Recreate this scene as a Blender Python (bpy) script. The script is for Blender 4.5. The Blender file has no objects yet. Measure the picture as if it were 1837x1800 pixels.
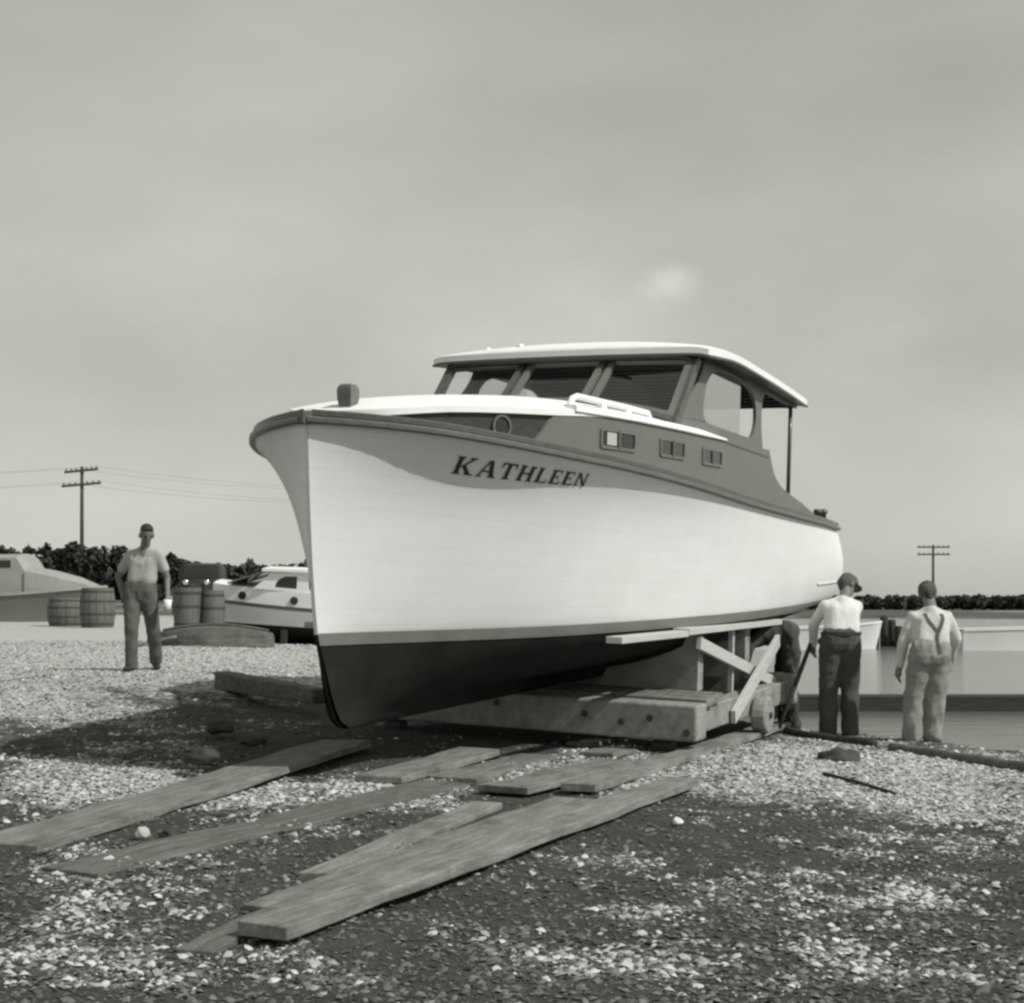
import bpy, bmesh, math, random
import numpy as np
from mathutils import Vector, Matrix, geometry
random.seed(7); rng = np.random.default_rng(7)
S = bpy.context.scene
COL = S.collection
# ------------------------------------------------------------------ camera
F, CX, HY, CH = 2680.0, 918.5, 1078.0, 1.35          # focal length (photo px), image centre, horizon, eye height
cam = bpy.data.cameras.new('camera'); camo = bpy.data.objects.new('camera', cam); COL.objects.link(camo)
camo.location = (0, 0, CH); camo.rotation_euler = (math.radians(90), 0, 0)
cam.sensor_width = 36; cam.lens = F/1837*36; cam.shift_y = (HY-900)/1837
cam.clip_start = .1; cam.clip_end = 6000
S.camera = camo
# ------------------------------------------------------------------ light
SUN_H = (.87, -.49); SUN_EL = math.radians(43)
n_ = math.hypot(*SUN_H); sun_dir = Vector((SUN_H[0]/n_*math.cos(SUN_EL), SUN_H[1]/n_*math.cos(SUN_EL), math.sin(SUN_EL)))
W = bpy.data.worlds.new('World'); S.world = W; W.use_nodes = True
nt = W.node_tree; nt.nodes.clear(); N = nt.nodes.new; LK = nt.links.new
sky = N('ShaderNodeTexSky'); sky.sky_type = 'NISHITA'; sky.sun_disc = False
sky.sun_elevation = SUN_EL; sky.sun_rotation = math.atan2(sun_dir.x, sun_dir.y)
sky.air_density = 1.0; sky.dust_density = 1.0; sky.ozone_density = 1.0
SKYK = 2.3
bw = N('ShaderNodeRGBToBW'); LK(sky.outputs[0], bw.inputs[0])
tc = N('ShaderNodeTexCoord'); mp = N('ShaderNodeMapping'); mp.inputs['Scale'].default_value = (1.3, 1.3, 3.2); LK(tc.outputs['Generated'], mp.inputs[0])
nz = N('ShaderNodeTexNoise'); nz.inputs['Scale'].default_value = 2.6; nz.inputs['Detail'].default_value = 5; nz.inputs['Roughness'].default_value = .45
LK(mp.outputs[0], nz.inputs[0])
cr = N('ShaderNodeMapRange'); cr.inputs[1].default_value = .3; cr.inputs[2].default_value = .75; cr.inputs[3].default_value = .86; cr.inputs[4].default_value = 1.18
LK(nz.outputs[0], cr.inputs[0])
gm = N('ShaderNodeMath'); gm.operation = 'POWER'; gm.inputs[1].default_value = .3; LK(bw.outputs[0], gm.inputs[0])
mu = N('ShaderNodeMath'); mu.operation = 'MULTIPLY'; LK(gm.outputs[0], mu.inputs[0]); LK(cr.outputs[0], mu.inputs[1])
tint = N('ShaderNodeMixRGB'); tint.blend_type = 'MULTIPLY'; tint.inputs[0].default_value = 1; tint.inputs[2].default_value = (1.0*SKYK, .993*SKYK, .905*SKYK, 1)
# a few small thin clouds
src_ = mu.outputs[0]
for (px_, py_, rad, gain) in ((1205, 512, .017, .30), (1590, 615, .045, .10), (360, 520, .06, .07), (1130, 560, .05, .05)):
    dv = Vector(((px_-CX)/F, 1, (HY-py_)/F)).normalized(); nd = N('ShaderNodeTexNoise'); nd.inputs['Scale'].default_value = 60; nd.inputs['Detail'].default_value = 4; LK(tc.outputs['Generated'], nd.inputs[0])
    sb = N('ShaderNodeVectorMath'); sb.operation = 'SUBTRACT'; LK(tc.outputs['Generated'], sb.inputs[0]); sb.inputs[1].default_value = dv
    sc_ = N('ShaderNodeVectorMath'); sc_.operation = 'MULTIPLY'; sc_.inputs[1].default_value = (.75, 1, 1.15); LK(sb.outputs[0], sc_.inputs[0])
    ln_ = N('ShaderNodeVectorMath'); ln_.operation = 'LENGTH'; LK(sc_.outputs[0], ln_.inputs[0])
    wb_ = N('ShaderNodeMath'); wb_.operation = 'MULTIPLY_ADD'; wb_.inputs[1].default_value = rad*.8; LK(nd.outputs[0], wb_.inputs[0]); LK(ln_.outputs['Value'], wb_.inputs[2])
    mk = N('ShaderNodeMapRange'); mk.interpolation_type = 'SMOOTHSTEP'; mk.inputs[1].default_value = rad*1.6; mk.inputs[2].default_value = rad*.3; mk.inputs[3].default_value = 1; mk.inputs[4].default_value = 1+gain; LK(wb_.outputs[0], mk.inputs[0])
    mm2 = N('ShaderNodeMath'); mm2.operation = 'MULTIPLY'; LK(src_, mm2.inputs[0]); LK(mk.outputs[0], mm2.inputs[1]); src_ = mm2.outputs[0]
LK(src_, tint.inputs[1])
bg = N('ShaderNodeBackground'); bg.inputs[1].default_value = .15; LK(tint.outputs[0], bg.inputs[0])
wo = N('ShaderNodeOutputWorld'); LK(bg.outputs[0], wo.inputs[0])
sl = bpy.data.lights.new('sun', 'SUN'); sl.energy = 3.7; sl.angle = math.radians(.6); sl.color = (1, .985, .955)
so = bpy.data.objects.new('sun', sl); COL.objects.link(so); so.rotation_euler = sun_dir.to_track_quat('Z', 'Y').to_euler(); so.location = (20, -12, 30)
vs = S.view_settings; vs.view_transform = 'Standard'; vs.look = 'None'; vs.exposure = 0; vs.gamma = 1; vs.use_curve_mapping = False
S.cycles.filter_width = 2.7
S.cycles.max_bounces = 6
try: S.cycles.use_denoising = True
except Exception: pass

# ------------------------------------------------------------------ helpers
def pchip(xs, ys):
    xs = np.array(xs, float); ys = np.array(ys, float); h = np.diff(xs); d = np.diff(ys)/h; m = np.zeros_like(ys)
    for i in range(1, len(xs)-1):
        if d[i-1]*d[i] > 0: m[i] = 2*d[i-1]*d[i]/(d[i-1]+d[i])
    m[0] = d[0]; m[-1] = d[-1]
    def f(x):
        x = min(max(float(x), xs[0]), xs[-1]); i = min(max(int(np.searchsorted(xs, x))-1, 0), len(xs)-2)
        t = (x-xs[i])/h[i]
        return float(ys[i]*(2*t**3-3*t*t+1)+h[i]*m[i]*(t**3-2*t*t+t)+ys[i+1]*(-2*t**3+3*t*t)+h[i]*m[i+1]*(t**3-t*t))
    return f
def at(x, y, z=0.0):                                   # point of the plane at height z seen at photo pixel x, y
    Y = (CH-z)*F/(y-HY); return Vector(((x-CX)*Y/F, Y, z))
def tag(o, label=None, cat=None, group=None, kind=None):
    if label: o['label'] = label
    if cat: o['category'] = cat
    if group: o['group'] = group
    if kind: o['kind'] = kind
    return o
def empty(name, loc=(0, 0, 0), mat=None, rz=0):
    o = bpy.data.objects.new(name, None); COL.objects.link(o); o.empty_display_size = .2
    if mat is not None: o.matrix_world = mat
    else: o.location = loc; o.rotation_euler = (0, 0, rz)
    return o
class MB:
    def __init__(s): s.v = []; s.f = []
    def add(s, vs, fs):
        n = len(s.v); s.v += [tuple(q) for q in vs]; s.f += [tuple(i+n for i in f) for f in fs]; return s
    def hexa(s, c): # 4 bottom then 4 top corners
        return s.add(c, [(3, 2, 1, 0), (4, 5, 6, 7), (0, 1, 5, 4), (1, 2, 6, 5), (2, 3, 7, 6), (3, 0, 4, 7)])
    def box(s, x0, x1, y0, y1, z0, z1):
        return s.hexa([(x0, y0, z0), (x1, y0, z0), (x1, y1, z0), (x0, y1, z0), (x0, y0, z1), (x1, y0, z1), (x1, y1, z1), (x0, y1, z1)])
    def beam(s, a, b, w, h, up=(0, 0, 1), w2=None, h2=None):
        a = Vector(a); b = Vector(b); d = (b-a).normalized(); x = d.cross(Vector(up)).normalized(); u = x.cross(d)
        w2 = w if w2 is None else w2; h2 = h if h2 is None else h2
        c = []
        for P, ww, hh in ((a, w, h), (b, w2, h2)):
            c.append([P-x*ww/2-u*hh/2, P+x*ww/2-u*hh/2, P+x*ww/2+u*hh/2, P-x*ww/2+u*hh/2])
        return s.add(c[0]+c[1], [(0, 1, 2, 3), (7, 6, 5, 4), (0, 4, 5, 1), (1, 5, 6, 2), (2, 6, 7, 3), (3, 7, 4, 0)])
    def grid(s, rows, closed=False):
        nr = len(rows); nc = len(rows[0]); vs = [p for r in rows for p in r]; fs = []
        for i in range(nr-1):
            for j in range(nc if closed else nc-1):
                k = (j+1) % nc; fs.append((i*nc+j, i*nc+k, (i+1)*nc+k, (i+1)*nc+j))
        return s.add(vs, fs)
    def tube(s, path, r, n=8, cap=True, fl=1.0):
        path = [Vector(p) for p in path]; rr = r if isinstance(r, (list, tuple)) else [r]*len(path); rows = []
        for i, p in enumerate(path):
            d = (path[min(i+1, len(path)-1)]-path[max(i-1, 0)]).normalized()
            ref = Vector((0, 0, 1)) if abs(d.z) < .9 else Vector((0, 1, 0))
            x = d.cross(ref).normalized(); y = x.cross(d)
            rows.append([p+(x*math.cos(a)*fl+y*math.sin(a))*rr[i] for a in [2*math.pi*k/n for k in range(n)]])
        b = len(s.v); s.grid(rows, True)
        if cap: s.f.append(tuple(b+k for k in reversed(range(n)))); s.f.append(tuple(b+(len(path)-1)*n+k for k in range(n)))
        return s
    def lathe(s, c, prof, n=20, axis='z'):
        c = Vector(c); rows = []
        for r, z in prof:
            row = []
            for k in range(n):
                a = 2*math.pi*k/n; q = (r*math.cos(a), r*math.sin(a), z)
                if axis == 'y': q = (q[0], q[2], q[1])
                if axis == 'x': q = (q[2], q[0], q[1])
                row.append(c+Vector(q))
            rows.append(row)
        b = len(s.v); s.grid(rows, True)
        s.f.append(tuple(b+k for k in range(n))); s.f.append(tuple(b+(len(prof)-1)*n+k for k in range(n)))
        return s
    def panel(s, outer, holes, f0, f1):                # flat outline with holes, two skins f0/f1 and the edges
        loops = [outer]+holes; tri = geometry.tessellate_polygon([[Vector((a, b, 0)) for a, b in l] for l in loops])
        flat = [p for l in loops for p in l]; n = len(flat)
        vs = [f0(*p) for p in flat]+[f1(*p) for p in flat]; fs = [tuple(t) for t in tri]+[tuple(i+n for i in reversed(t)) for t in tri]
        k = 0
        for l in loops:
            m = len(l)
            for i in range(m): fs.append((k+i, k+(i+1) % m, k+(i+1) % m+n, k+i+n))
            k += m
        return s.add(vs, fs)
    def build(s, name, mat, parent=None, smooth=False, bevel=0, auto=None):
        me = bpy.data.meshes.new(name); me.from_pydata(s.v, [], s.f); me.validate()
        bm = bmesh.new(); bm.from_mesh(me); bmesh.ops.recalc_face_normals(bm, faces=bm.faces); bm.to_mesh(me); bm.free()
        me.materials.append(mat)
        if smooth: me.shade_smooth()
        if auto: me.shade_smooth(); me.set_sharp_from_angle(angle=math.radians(auto))
        o = bpy.data.objects.new(name, me); COL.objects.link(o)
        if parent: o.parent = parent
        if bevel:
            m = o.modifiers.new('bevel', 'BEVEL'); m.width = bevel; m.segments = 2; m.limit_method = 'ANGLE'; m.angle_limit = math.radians(40)
        return o
def catmull(pts, k=6, closed=False):
    P = [np.array(p, float) for p in pts]; n = len(P); out = []
    for i in range(n if closed else n-1):
        if closed: a, b, c, d = P[(i-1) % n], P[i], P[(i+1) % n], P[(i+2) % n]
        else: a, b, c, d = P[max(i-1, 0)], P[i], P[i+1], P[min(i+2, n-1)]
        for j in range(k):
            t = j/k; out.append(tuple(.5*((2*b)+(c-a)*t+(2*a-5*b+4*c-d)*t*t+(3*b-a-3*c+d)*t**3)))
    if not closed: out.append(tuple(P[-1]))
    return out

# ------------------------------------------------------------------ materials (toned monochrome print)
def g(v, warm=1.0):
    w = warm*max(0.0, 1-v/.85)
    return (v, v*(1+.004*w), v*(1-.10*w), 1)
def mat(name, v, rough=.6, var=.15, scale=6, bump=0, bscale=40, stretch=None, spec=.35, v2=None, coat=0, fine=0):
    m = bpy.data.materials.new(name); m.use_nodes = True; t = m.node_tree; b = t.nodes['Principled BSDF']
    b.inputs['Roughness'].default_value = rough; b.inputs['Specular IOR Level'].default_value = spec
    if coat: b.inputs['Coat Weight'].default_value = coat; b.inputs['Coat Roughness'].default_value = .12
    c = t.nodes.new('ShaderNodeTexCoord'); mp = t.nodes.new('ShaderNodeMapping'); t.links.new(c.outputs['Object'], mp.inputs[0])
    if stretch: mp.inputs['Scale'].default_value = stretch
    n1 = t.nodes.new('ShaderNodeTexNoise'); n1.inputs['Scale'].default_value = scale; n1.inputs['Detail'].default_value = 7; n1.inputs['Roughness'].default_value = .62
    t.links.new(mp.outputs[0], n1.inputs[0])
    r = t.nodes.new('ShaderNodeValToRGB'); r.color_ramp.elements[0].position = .3; r.color_ramp.elements[1].position = .72
    lo = v*(1-var) if v2 is None else v; hi = v*(1+var) if v2 is None else v2
    r.color_ramp.elements[0].color = g(lo); r.color_ramp.elements[1].color = g(min(hi, .92)); t.links.new(n1.outputs[0], r.inputs[0])
    out = r.outputs[0]
    if fine:
        n3 = t.nodes.new('ShaderNodeTexNoise'); n3.inputs['Scale'].default_value = scale*9; n3.inputs['Detail'].default_value = 4; t.links.new(mp.outputs[0], n3.inputs[0])
        mr = t.nodes.new('ShaderNodeMapRange'); mr.inputs[1].default_value = .3; mr.inputs[2].default_value = .7; mr.inputs[3].default_value = 1-fine; mr.inputs[4].default_value = 1+fine; t.links.new(n3.outputs[0], mr.inputs[0])
        mx = t.nodes.new('ShaderNodeMixRGB'); mx.blend_type = 'MULTIPLY'; mx.inputs[0].default_value = 1; t.links.new(out, mx.inputs[1]); t.links.new(mr.outputs[0], mx.inputs[2]); out = mx.outputs[0]
    t.links.new(out, b.inputs['Base Color'])
    if bump:
        n2 = t.nodes.new('ShaderNodeTexNoise'); n2.inputs['Scale'].default_value = bscale; n2.inputs['Detail'].default_value = 5; t.links.new(mp.outputs[0], n2.inputs[0])
        bp = t.nodes.new('ShaderNodeBump'); bp.inputs['Strength'].default_value = bump; bp.inputs['Distance'].default_value = .02
        t.links.new(n2.outputs[0], bp.inputs['Height']); t.links.new(bp.outputs[0], b.inputs['Normal'])
    return m
M = {}
M['hull'] = mat('white_hull_paint', .78, .38, .035, 1.6, .03, 3, (1, 1, 5), .4)
M['white'] = mat('white_paint', .80, .45, .04, 4, .04, 25)
M['canvas'] = mat('white_painted_canvas', .80, .7, .04, 5, .06, 90)
M['bottom'] = mat('dark_bottom_paint', .02, .85, .35, 3, .1, 30, spec=.12)
M['boot'] = mat('grey_boot_stripe', .17, .5, .12, 3)
M['greypaint'] = mat('grey_house_paint', .150, .42, .06, 2.5, .03, 20)
M['varnish'] = mat('dark_varnished_wood', .045, .5, .3, 3, .05, 30, (1, 12, 12), .3, coat=.05)
M['varnish2'] = mat('mid_varnished_wood', .085, .45, .25, 3, .05, 30, (1, 10, 10), .45, coat=.2)
M['rail'] = mat('varnished_rail', .12, .45, .2, 3, .04, 30, (1, 8, 8), coat=.2)
M['deck'] = mat('deck_paint', .3, .7, .1, 4, .05, 60)
M['letter'] = mat('black_letter_paint', .03, .5, .1, 5)
M['ceil'] = mat('dark_ceiling_wood', .055, .6, .25, 3, .05, 30, (1, 12, 12))
M['wood'] = mat('weathered_plank_wood', .19, .85, .42, 2.2, .35, 22, (1, 9, 9), .2, fine=.25)
M['wood2'] = mat('weathered_plank_wood_pale', .215, .85, .4, 2.5, .35, 22, (1, 10, 10), .2, fine=.22)
M['wood3'] = mat('weathered_plank_wood_dark', .13, .85, .45, 2.2, .35, 22, (1, 8, 8), .2, fine=.25)
M['newwood'] = mat('new_pale_lumber', .46, .7, .1, 2.5, .15, 25, (1, 14, 14), .25, fine=.06)
M['beam'] = mat('timber_beam_wood', .27, .85, .22, 2.0, .3, 18, (2, 8, 8), .2, fine=.12)
M['ply'] = mat('stained_panel_wood', .30, .8, .25, 2.2, .12, 12, (1, 1, 2.5), .2, fine=.08)
M['darkwood'] = mat('wet_dark_wood', .035, .8, .4, 3, .3, 15, (1, 6, 6))
M['iron'] = mat('rusty_iron', .05, .6, .4, 8, .2, 30)
M['rock'] = mat('dark_rock', .05, .9, .4, 7, .5, 14)
M['skin'] = mat('skin_tone', .165, .55, .1, 9, .05, 40)
M['hair'] = mat('dark_hair', .025, .6, .3, 30, .3, 80)
M['shirtw'] = mat('white_shirt_cloth', .66, .9, .06, 7, .2, 30, spec=.1)
M['shirtg'] = mat('pale_tee_cloth', .40, .9, .07, 7, .2, 30, spec=.1)
M['shirtp'] = mat('pale_work_shirt_cloth', .52, .9, .1, 9, .2, 30, spec=.1)
M['trd'] = mat('dark_trouser_cloth', .075, .9, .2, 6, .25, 30, spec=.1)
M['trg'] = mat('grey_trouser_cloth', .115, .9, .16, 6, .25, 30, spec=.1)
M['trl'] = mat('light_baggy_trouser_cloth', .25, .9, .14, 6, .25, 30, spec=.1)
M['dark'] = mat('black_leather', .03, .6, .3, 9, .1, 40)
M['strap'] = mat('dark_suspender_strap', .09, .8, .1, 9)
M['cap'] = mat('dark_cap_cloth', .085, .9, .2, 9, .1, 50)
M['car'] = mat('black_car_paint', .025, .5, .2, 3, spec=.25)
M['chrome'] = mat('polished_metal', .85, .18, .03, 3); M['chrome'].node_tree.nodes['Principled BSDF'].inputs['Metallic'].default_value = 1
M['barrel'] = mat('barrel_stave_wood', .12, .8, .25, 3, .2, 20, (8, 8, 1), fine=.12)
M['pole'] = mat('pole_wood', .07, .9, .2, 2)
M['rope'] = mat('rope_fibre', .3, .9, .1, 20)
def leafmat(name, v):
    m = mat(name, v, .75, .45, .9, spec=.15); return m
M['leaf'] = leafmat('dark_foliage', .042)
M['leaf2'] = leafmat('far_foliage', .06)
M['marsh'] = mat('marsh_grass', .16, .9, .25, .2, spec=.1)
def glassmat(name, tint, refl):
    m = bpy.data.materials.new(name); m.use_nodes = True; t = m.node_tree; t.nodes.clear()
    o = t.nodes.new('ShaderNodeOutputMaterial'); mx = t.nodes.new('ShaderNodeMixShader'); tr = t.nodes.new('ShaderNodeBsdfTransparent'); tr.inputs[0].default_value = (tint, tint, tint, 1)
    gl = t.nodes.new('ShaderNodeBsdfGlossy'); gl.inputs['Roughness'].default_value = .03; fr = t.nodes.new('ShaderNodeFresnel')
    mx.inputs[0].default_value = refl; t.nodes.remove(fr); t.links.new(tr.outputs[0], mx.inputs[1]); t.links.new(gl.outputs[0], mx.inputs[2]); t.links.new(mx.outputs[0], o.inputs[0]); return m
M['glass'] = glassmat('window_glass', .95, .09)
M['sideglass'] = glassmat('reflecting_side_glass', .95, .7)
M['darkglass'] = mat('dark_window_glass', .02, .08, .2, 3, spec=.6)

def dirty(m, amount):
    t = m.node_tree; b = t.nodes['Principled BSDF']; src = b.inputs['Base Color'].links[0].from_socket; c = t.nodes.new('ShaderNodeTexCoord'); n = t.nodes.new('ShaderNodeTexNoise'); n.inputs['Scale'].default_value = 3.2; n.inputs['Detail'].default_value = 8; n.inputs['Roughness'].default_value = .68
    inf = t.nodes.new('ShaderNodeObjectInfo'); ad = t.nodes.new('ShaderNodeVectorMath'); sc = t.nodes.new('ShaderNodeMath'); sc.operation = 'MULTIPLY'; sc.inputs[1].default_value = 37; t.links.new(inf.outputs['Random'], sc.inputs[0]); t.links.new(c.outputs['Object'], ad.inputs[0]); t.links.new(sc.outputs[0], ad.inputs[1]); t.links.new(ad.outputs[0], n.inputs[0])
    r = t.nodes.new('ShaderNodeMapRange'); r.inputs[1].default_value = .48; r.inputs[2].default_value = .66; r.inputs[4].default_value = amount; t.links.new(n.outputs[0], r.inputs[0])
    mx = t.nodes.new('ShaderNodeMixRGB'); mx.inputs[2].default_value = g(.07); t.links.new(r.outputs[0], mx.inputs[0]); t.links.new(src, mx.inputs[1]); t.links.new(mx.outputs[0], b.inputs['Base Color'])
for k_ in ('wood', 'wood2', 'wood3'): dirty(M[k_], .6)
dirty(M['beam'], .45); dirty(M['ply'], .3)
# ------------------------------------------------------------------ ground
CTRL = [(3.27, 14.83, 0), (3.9, 14.19, 0), (4.5, 13, 0), (1.5, 12.2, .10), (0, 12, .12), (2, 15, .06), (-4.37, 17.5, .52), (-3, 10, .2), (-2.5, 8, .10), (0, 6, .03), (2.5, 6, 0),
        (3.5, 9, 0), (-3, 6, .05), (-6, 25, .6), (-10, 37, .7), (-12, 45, .9), (-14, 70, 1.0), (-1, 22, .4), (-8, 12, .42), (-40, 150, 1.4), (-80, 80, 1.2), (0, 2, 0), (-2.2, 12.5, .26), (0, 16, .2),
        (-30, 20, .7), (20, 0, 0), (-20, -5, .2), (8, 6, 0), (-200, 300, 2), (-1.9, 9.6, .10)]
CT = np.array(CTRL)
SHORE = np.array([(40, -25), (14, 3), (7.4, 10), (4.35, 13.75), (3.0, 15.6), (1.4, 17.6), (0, 19.6), (-1.2, 24), (-2.6, 34), (-6, 60), (-14, 110), (-30, 170), (-70, 300), (-160, 700), (-400, 1600)], float)
def shore_sd(X, Y):                                    # positive on the water side (right of the shoreline)
    best = np.full(X.shape, 1e9); sg = np.ones(X.shape)
    for (ax, ay), (bx, by) in zip(SHORE[:-1], SHORE[1:]):
        dx, dy = bx-ax, by-ay; t = np.clip(((X-ax)*dx+(Y-ay)*dy)/(dx*dx+dy*dy), 0, 1)
        d = np.hypot(X-ax-t*dx, Y-ay-t*dy); c = dx*(Y-ay)-dy*(X-ax); m = d < best
        best = np.where(m, d, best); sg = np.where(m, np.where(c < 0, 1, -1), sg)
    return best*sg
def vnoise(X, Y, sc, seed=0):
    r = np.random.default_rng(seed); T = r.random((256, 256)); x = X/sc; y = Y/sc; xi = np.floor(x).astype(int); yi = np.floor(y).astype(int); fx = x-xi; fy = y-yi
    fx = fx*fx*(3-2*fx); fy = fy*fy*(3-2*fy); a = T[xi % 256, yi % 256]; b = T[(xi+1) % 256, yi % 256]; c = T[xi % 256, (yi+1) % 256]; d = T[(xi+1) % 256, (yi+1) % 256]
    return (a*(1-fx)+b*fx)*(1-fy)+(c*(1-fx)+d*fx)*fy
WATER = -.55
def gz_arr(X, Y, detail=True):
    X = np.asarray(X, float); Y = np.asarray(Y, float); num = np.zeros(X.shape); den = np.zeros(X.shape)
    for x, y, z in CTRL:
        w = 1/((X-x)**2+(Y-y)**2+.25)**1.6; num += w*z; den += w
    z = num/den
    if detail:
        near = np.clip((30-Y)/15, 0, 1)
        z = z+near*(.030*(vnoise(X, Y, .55, 1)-.5)+.016*(vnoise(X, Y, .17, 2)-.5))
    sd = shore_sd(X, Y); k = np.clip(sd/.25, 0, 1); k = k*k*(3-2*k)
    sea = -1.3+0*X
    far = np.clip((Y-148-12*vnoise(X, Y, 30, 5))/6, 0, 1)
    sea = sea*(1-far)+far*(-.38+.35*vnoise(X, Y, 60, 6))
    return z*(1-k)+sea*k
def gz(x, y): return float(gz_arr(np.array([x]), np.array([y]), False)[0])
# shell cover 0..1, drawn as soft blobs: (centre px, radii px, strength)
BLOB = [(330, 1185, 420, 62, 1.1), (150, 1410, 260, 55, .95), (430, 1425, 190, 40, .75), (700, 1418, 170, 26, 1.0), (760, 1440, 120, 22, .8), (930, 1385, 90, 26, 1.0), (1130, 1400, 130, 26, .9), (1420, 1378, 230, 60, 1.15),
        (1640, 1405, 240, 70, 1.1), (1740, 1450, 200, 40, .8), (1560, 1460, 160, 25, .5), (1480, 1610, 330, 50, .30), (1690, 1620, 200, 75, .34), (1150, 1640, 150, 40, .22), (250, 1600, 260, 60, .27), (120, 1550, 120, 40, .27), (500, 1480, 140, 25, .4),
        (560, 1640, 140, 50, .2), (1350, 1720, 500, 50, .26), (300, 1740, 400, 50, .24), (350, 1300, 260, 60, .12), (60, 1250, 200, 60, .9), (1700, 1540, 180, 22, .2), (1085, 1360, 110, 22, .7)]  # shells thinned left of the bow to darken the boat's shadow over debris
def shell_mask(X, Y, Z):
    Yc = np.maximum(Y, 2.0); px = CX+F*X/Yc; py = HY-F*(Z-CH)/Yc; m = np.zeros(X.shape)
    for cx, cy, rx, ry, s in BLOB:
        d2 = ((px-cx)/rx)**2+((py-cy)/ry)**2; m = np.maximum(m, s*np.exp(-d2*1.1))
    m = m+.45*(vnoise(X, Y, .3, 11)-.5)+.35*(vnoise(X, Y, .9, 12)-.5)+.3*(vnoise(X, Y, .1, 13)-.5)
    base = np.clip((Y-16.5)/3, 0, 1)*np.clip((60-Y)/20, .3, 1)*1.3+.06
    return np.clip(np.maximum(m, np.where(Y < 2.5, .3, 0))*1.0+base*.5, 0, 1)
def graded(segs):
    out = []
    for a, b, st in segs: out += list(np.arange(a, b, st))
    return np.array(out+[segs[-1][1]])
gx = graded([(-1500, -200, 130), (-200, -40, 16), (-40, -12, 2), (-12, -5.5, .3), (-5.5, 6.5, .055), (6.5, 14, .3), (14, 40, 2), (40, 200, 16), (200, 1500, 130)])
gy = graded([(-60, -4, 8), (-4, 3.6, .5), (3.6, 13, .055), (13, 21, .09), (21, 50, .5), (50, 170, 3), (170, 400, 20), (400, 2600, 200)])
GX, GY = np.meshgrid(gx, gy); GZ = gz_arr(GX, GY)
me = bpy.data.meshes.new('ground'); nv = GX.size; me.vertices.add(nv)
me.vertices.foreach_set('co', np.stack([GX, GY, GZ], -1).ravel().astype(np.float32))
nr, nc = GX.shape; I = np.arange(nv).reshape(nr, nc); Q = np.stack([I[:-1, :-1], I[:-1, 1:], I[1:, 1:], I[1:, :-1]], -1).reshape(-1, 4)
me.loops.add(Q.size); me.loops.foreach_set('vertex_index', Q.ravel().astype(np.int32)); me.polygons.add(len(Q))
me.polygons.foreach_set('loop_start', (np.arange(len(Q))*4).astype(np.int32)); me.polygons.foreach_set('loop_total', np.full(len(Q), 4, np.int32)); me.update(calc_edges=True); me.shade_smooth()
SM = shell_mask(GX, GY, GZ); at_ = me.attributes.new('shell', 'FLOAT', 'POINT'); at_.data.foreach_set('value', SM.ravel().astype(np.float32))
gm_ = bpy.data.materials.new('soil_and_shell_ground'); gm_.use_nodes = True; t = gm_.node_tree; b = t.nodes['Principled BSDF']; b.inputs['Roughness'].default_value = .95; b.inputs['Specular IOR Level'].default_value = .1
c = t.nodes.new('ShaderNodeTexCoord'); a_ = t.nodes.new('ShaderNodeAttribute'); a_.attribute_name = 'shell'
def tn(kind, **kw):
    n = t.nodes.new(kind)
    for k, v in kw.items(): n.inputs[k].default_value = v
    return n
n1 = tn('ShaderNodeTexNoise', Scale=3.0, Detail=9, Roughness=.7); n2 = tn('ShaderNodeTexNoise', Scale=38, Detail=5, Roughness=.7); v1 = tn('ShaderNodeTexVoronoi', Scale=26)
for q in (n1, n2, v1): t.links.new(c.outputs['Object'], q.inputs['Vector'])
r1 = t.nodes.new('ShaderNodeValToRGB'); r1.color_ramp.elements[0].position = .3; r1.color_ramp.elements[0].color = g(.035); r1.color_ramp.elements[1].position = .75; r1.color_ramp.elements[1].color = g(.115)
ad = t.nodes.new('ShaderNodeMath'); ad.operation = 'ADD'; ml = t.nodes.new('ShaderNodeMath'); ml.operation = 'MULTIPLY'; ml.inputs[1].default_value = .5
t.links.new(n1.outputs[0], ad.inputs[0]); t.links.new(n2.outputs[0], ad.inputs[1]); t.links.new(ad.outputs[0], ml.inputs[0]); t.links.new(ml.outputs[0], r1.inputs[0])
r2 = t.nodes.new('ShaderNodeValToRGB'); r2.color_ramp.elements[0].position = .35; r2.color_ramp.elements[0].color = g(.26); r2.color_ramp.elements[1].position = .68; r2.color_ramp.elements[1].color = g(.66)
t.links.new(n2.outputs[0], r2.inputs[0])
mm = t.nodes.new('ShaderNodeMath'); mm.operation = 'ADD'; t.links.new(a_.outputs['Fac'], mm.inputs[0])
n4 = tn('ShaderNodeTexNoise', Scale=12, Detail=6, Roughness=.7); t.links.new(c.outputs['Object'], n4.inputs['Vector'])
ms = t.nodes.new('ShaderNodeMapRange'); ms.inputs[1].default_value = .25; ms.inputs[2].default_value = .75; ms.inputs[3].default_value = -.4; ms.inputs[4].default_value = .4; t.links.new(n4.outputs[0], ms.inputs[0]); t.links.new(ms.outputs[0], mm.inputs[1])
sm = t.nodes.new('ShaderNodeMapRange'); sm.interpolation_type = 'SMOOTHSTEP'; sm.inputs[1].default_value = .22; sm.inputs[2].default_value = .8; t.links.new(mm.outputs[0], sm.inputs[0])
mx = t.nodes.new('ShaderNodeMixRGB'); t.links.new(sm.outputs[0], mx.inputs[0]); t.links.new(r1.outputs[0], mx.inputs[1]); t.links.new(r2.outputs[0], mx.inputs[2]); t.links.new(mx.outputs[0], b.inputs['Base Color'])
bp = t.nodes.new('ShaderNodeBump'); bp.inputs['Strength'].default_value = .8; bp.inputs['Distance'].default_value = .03
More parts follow.
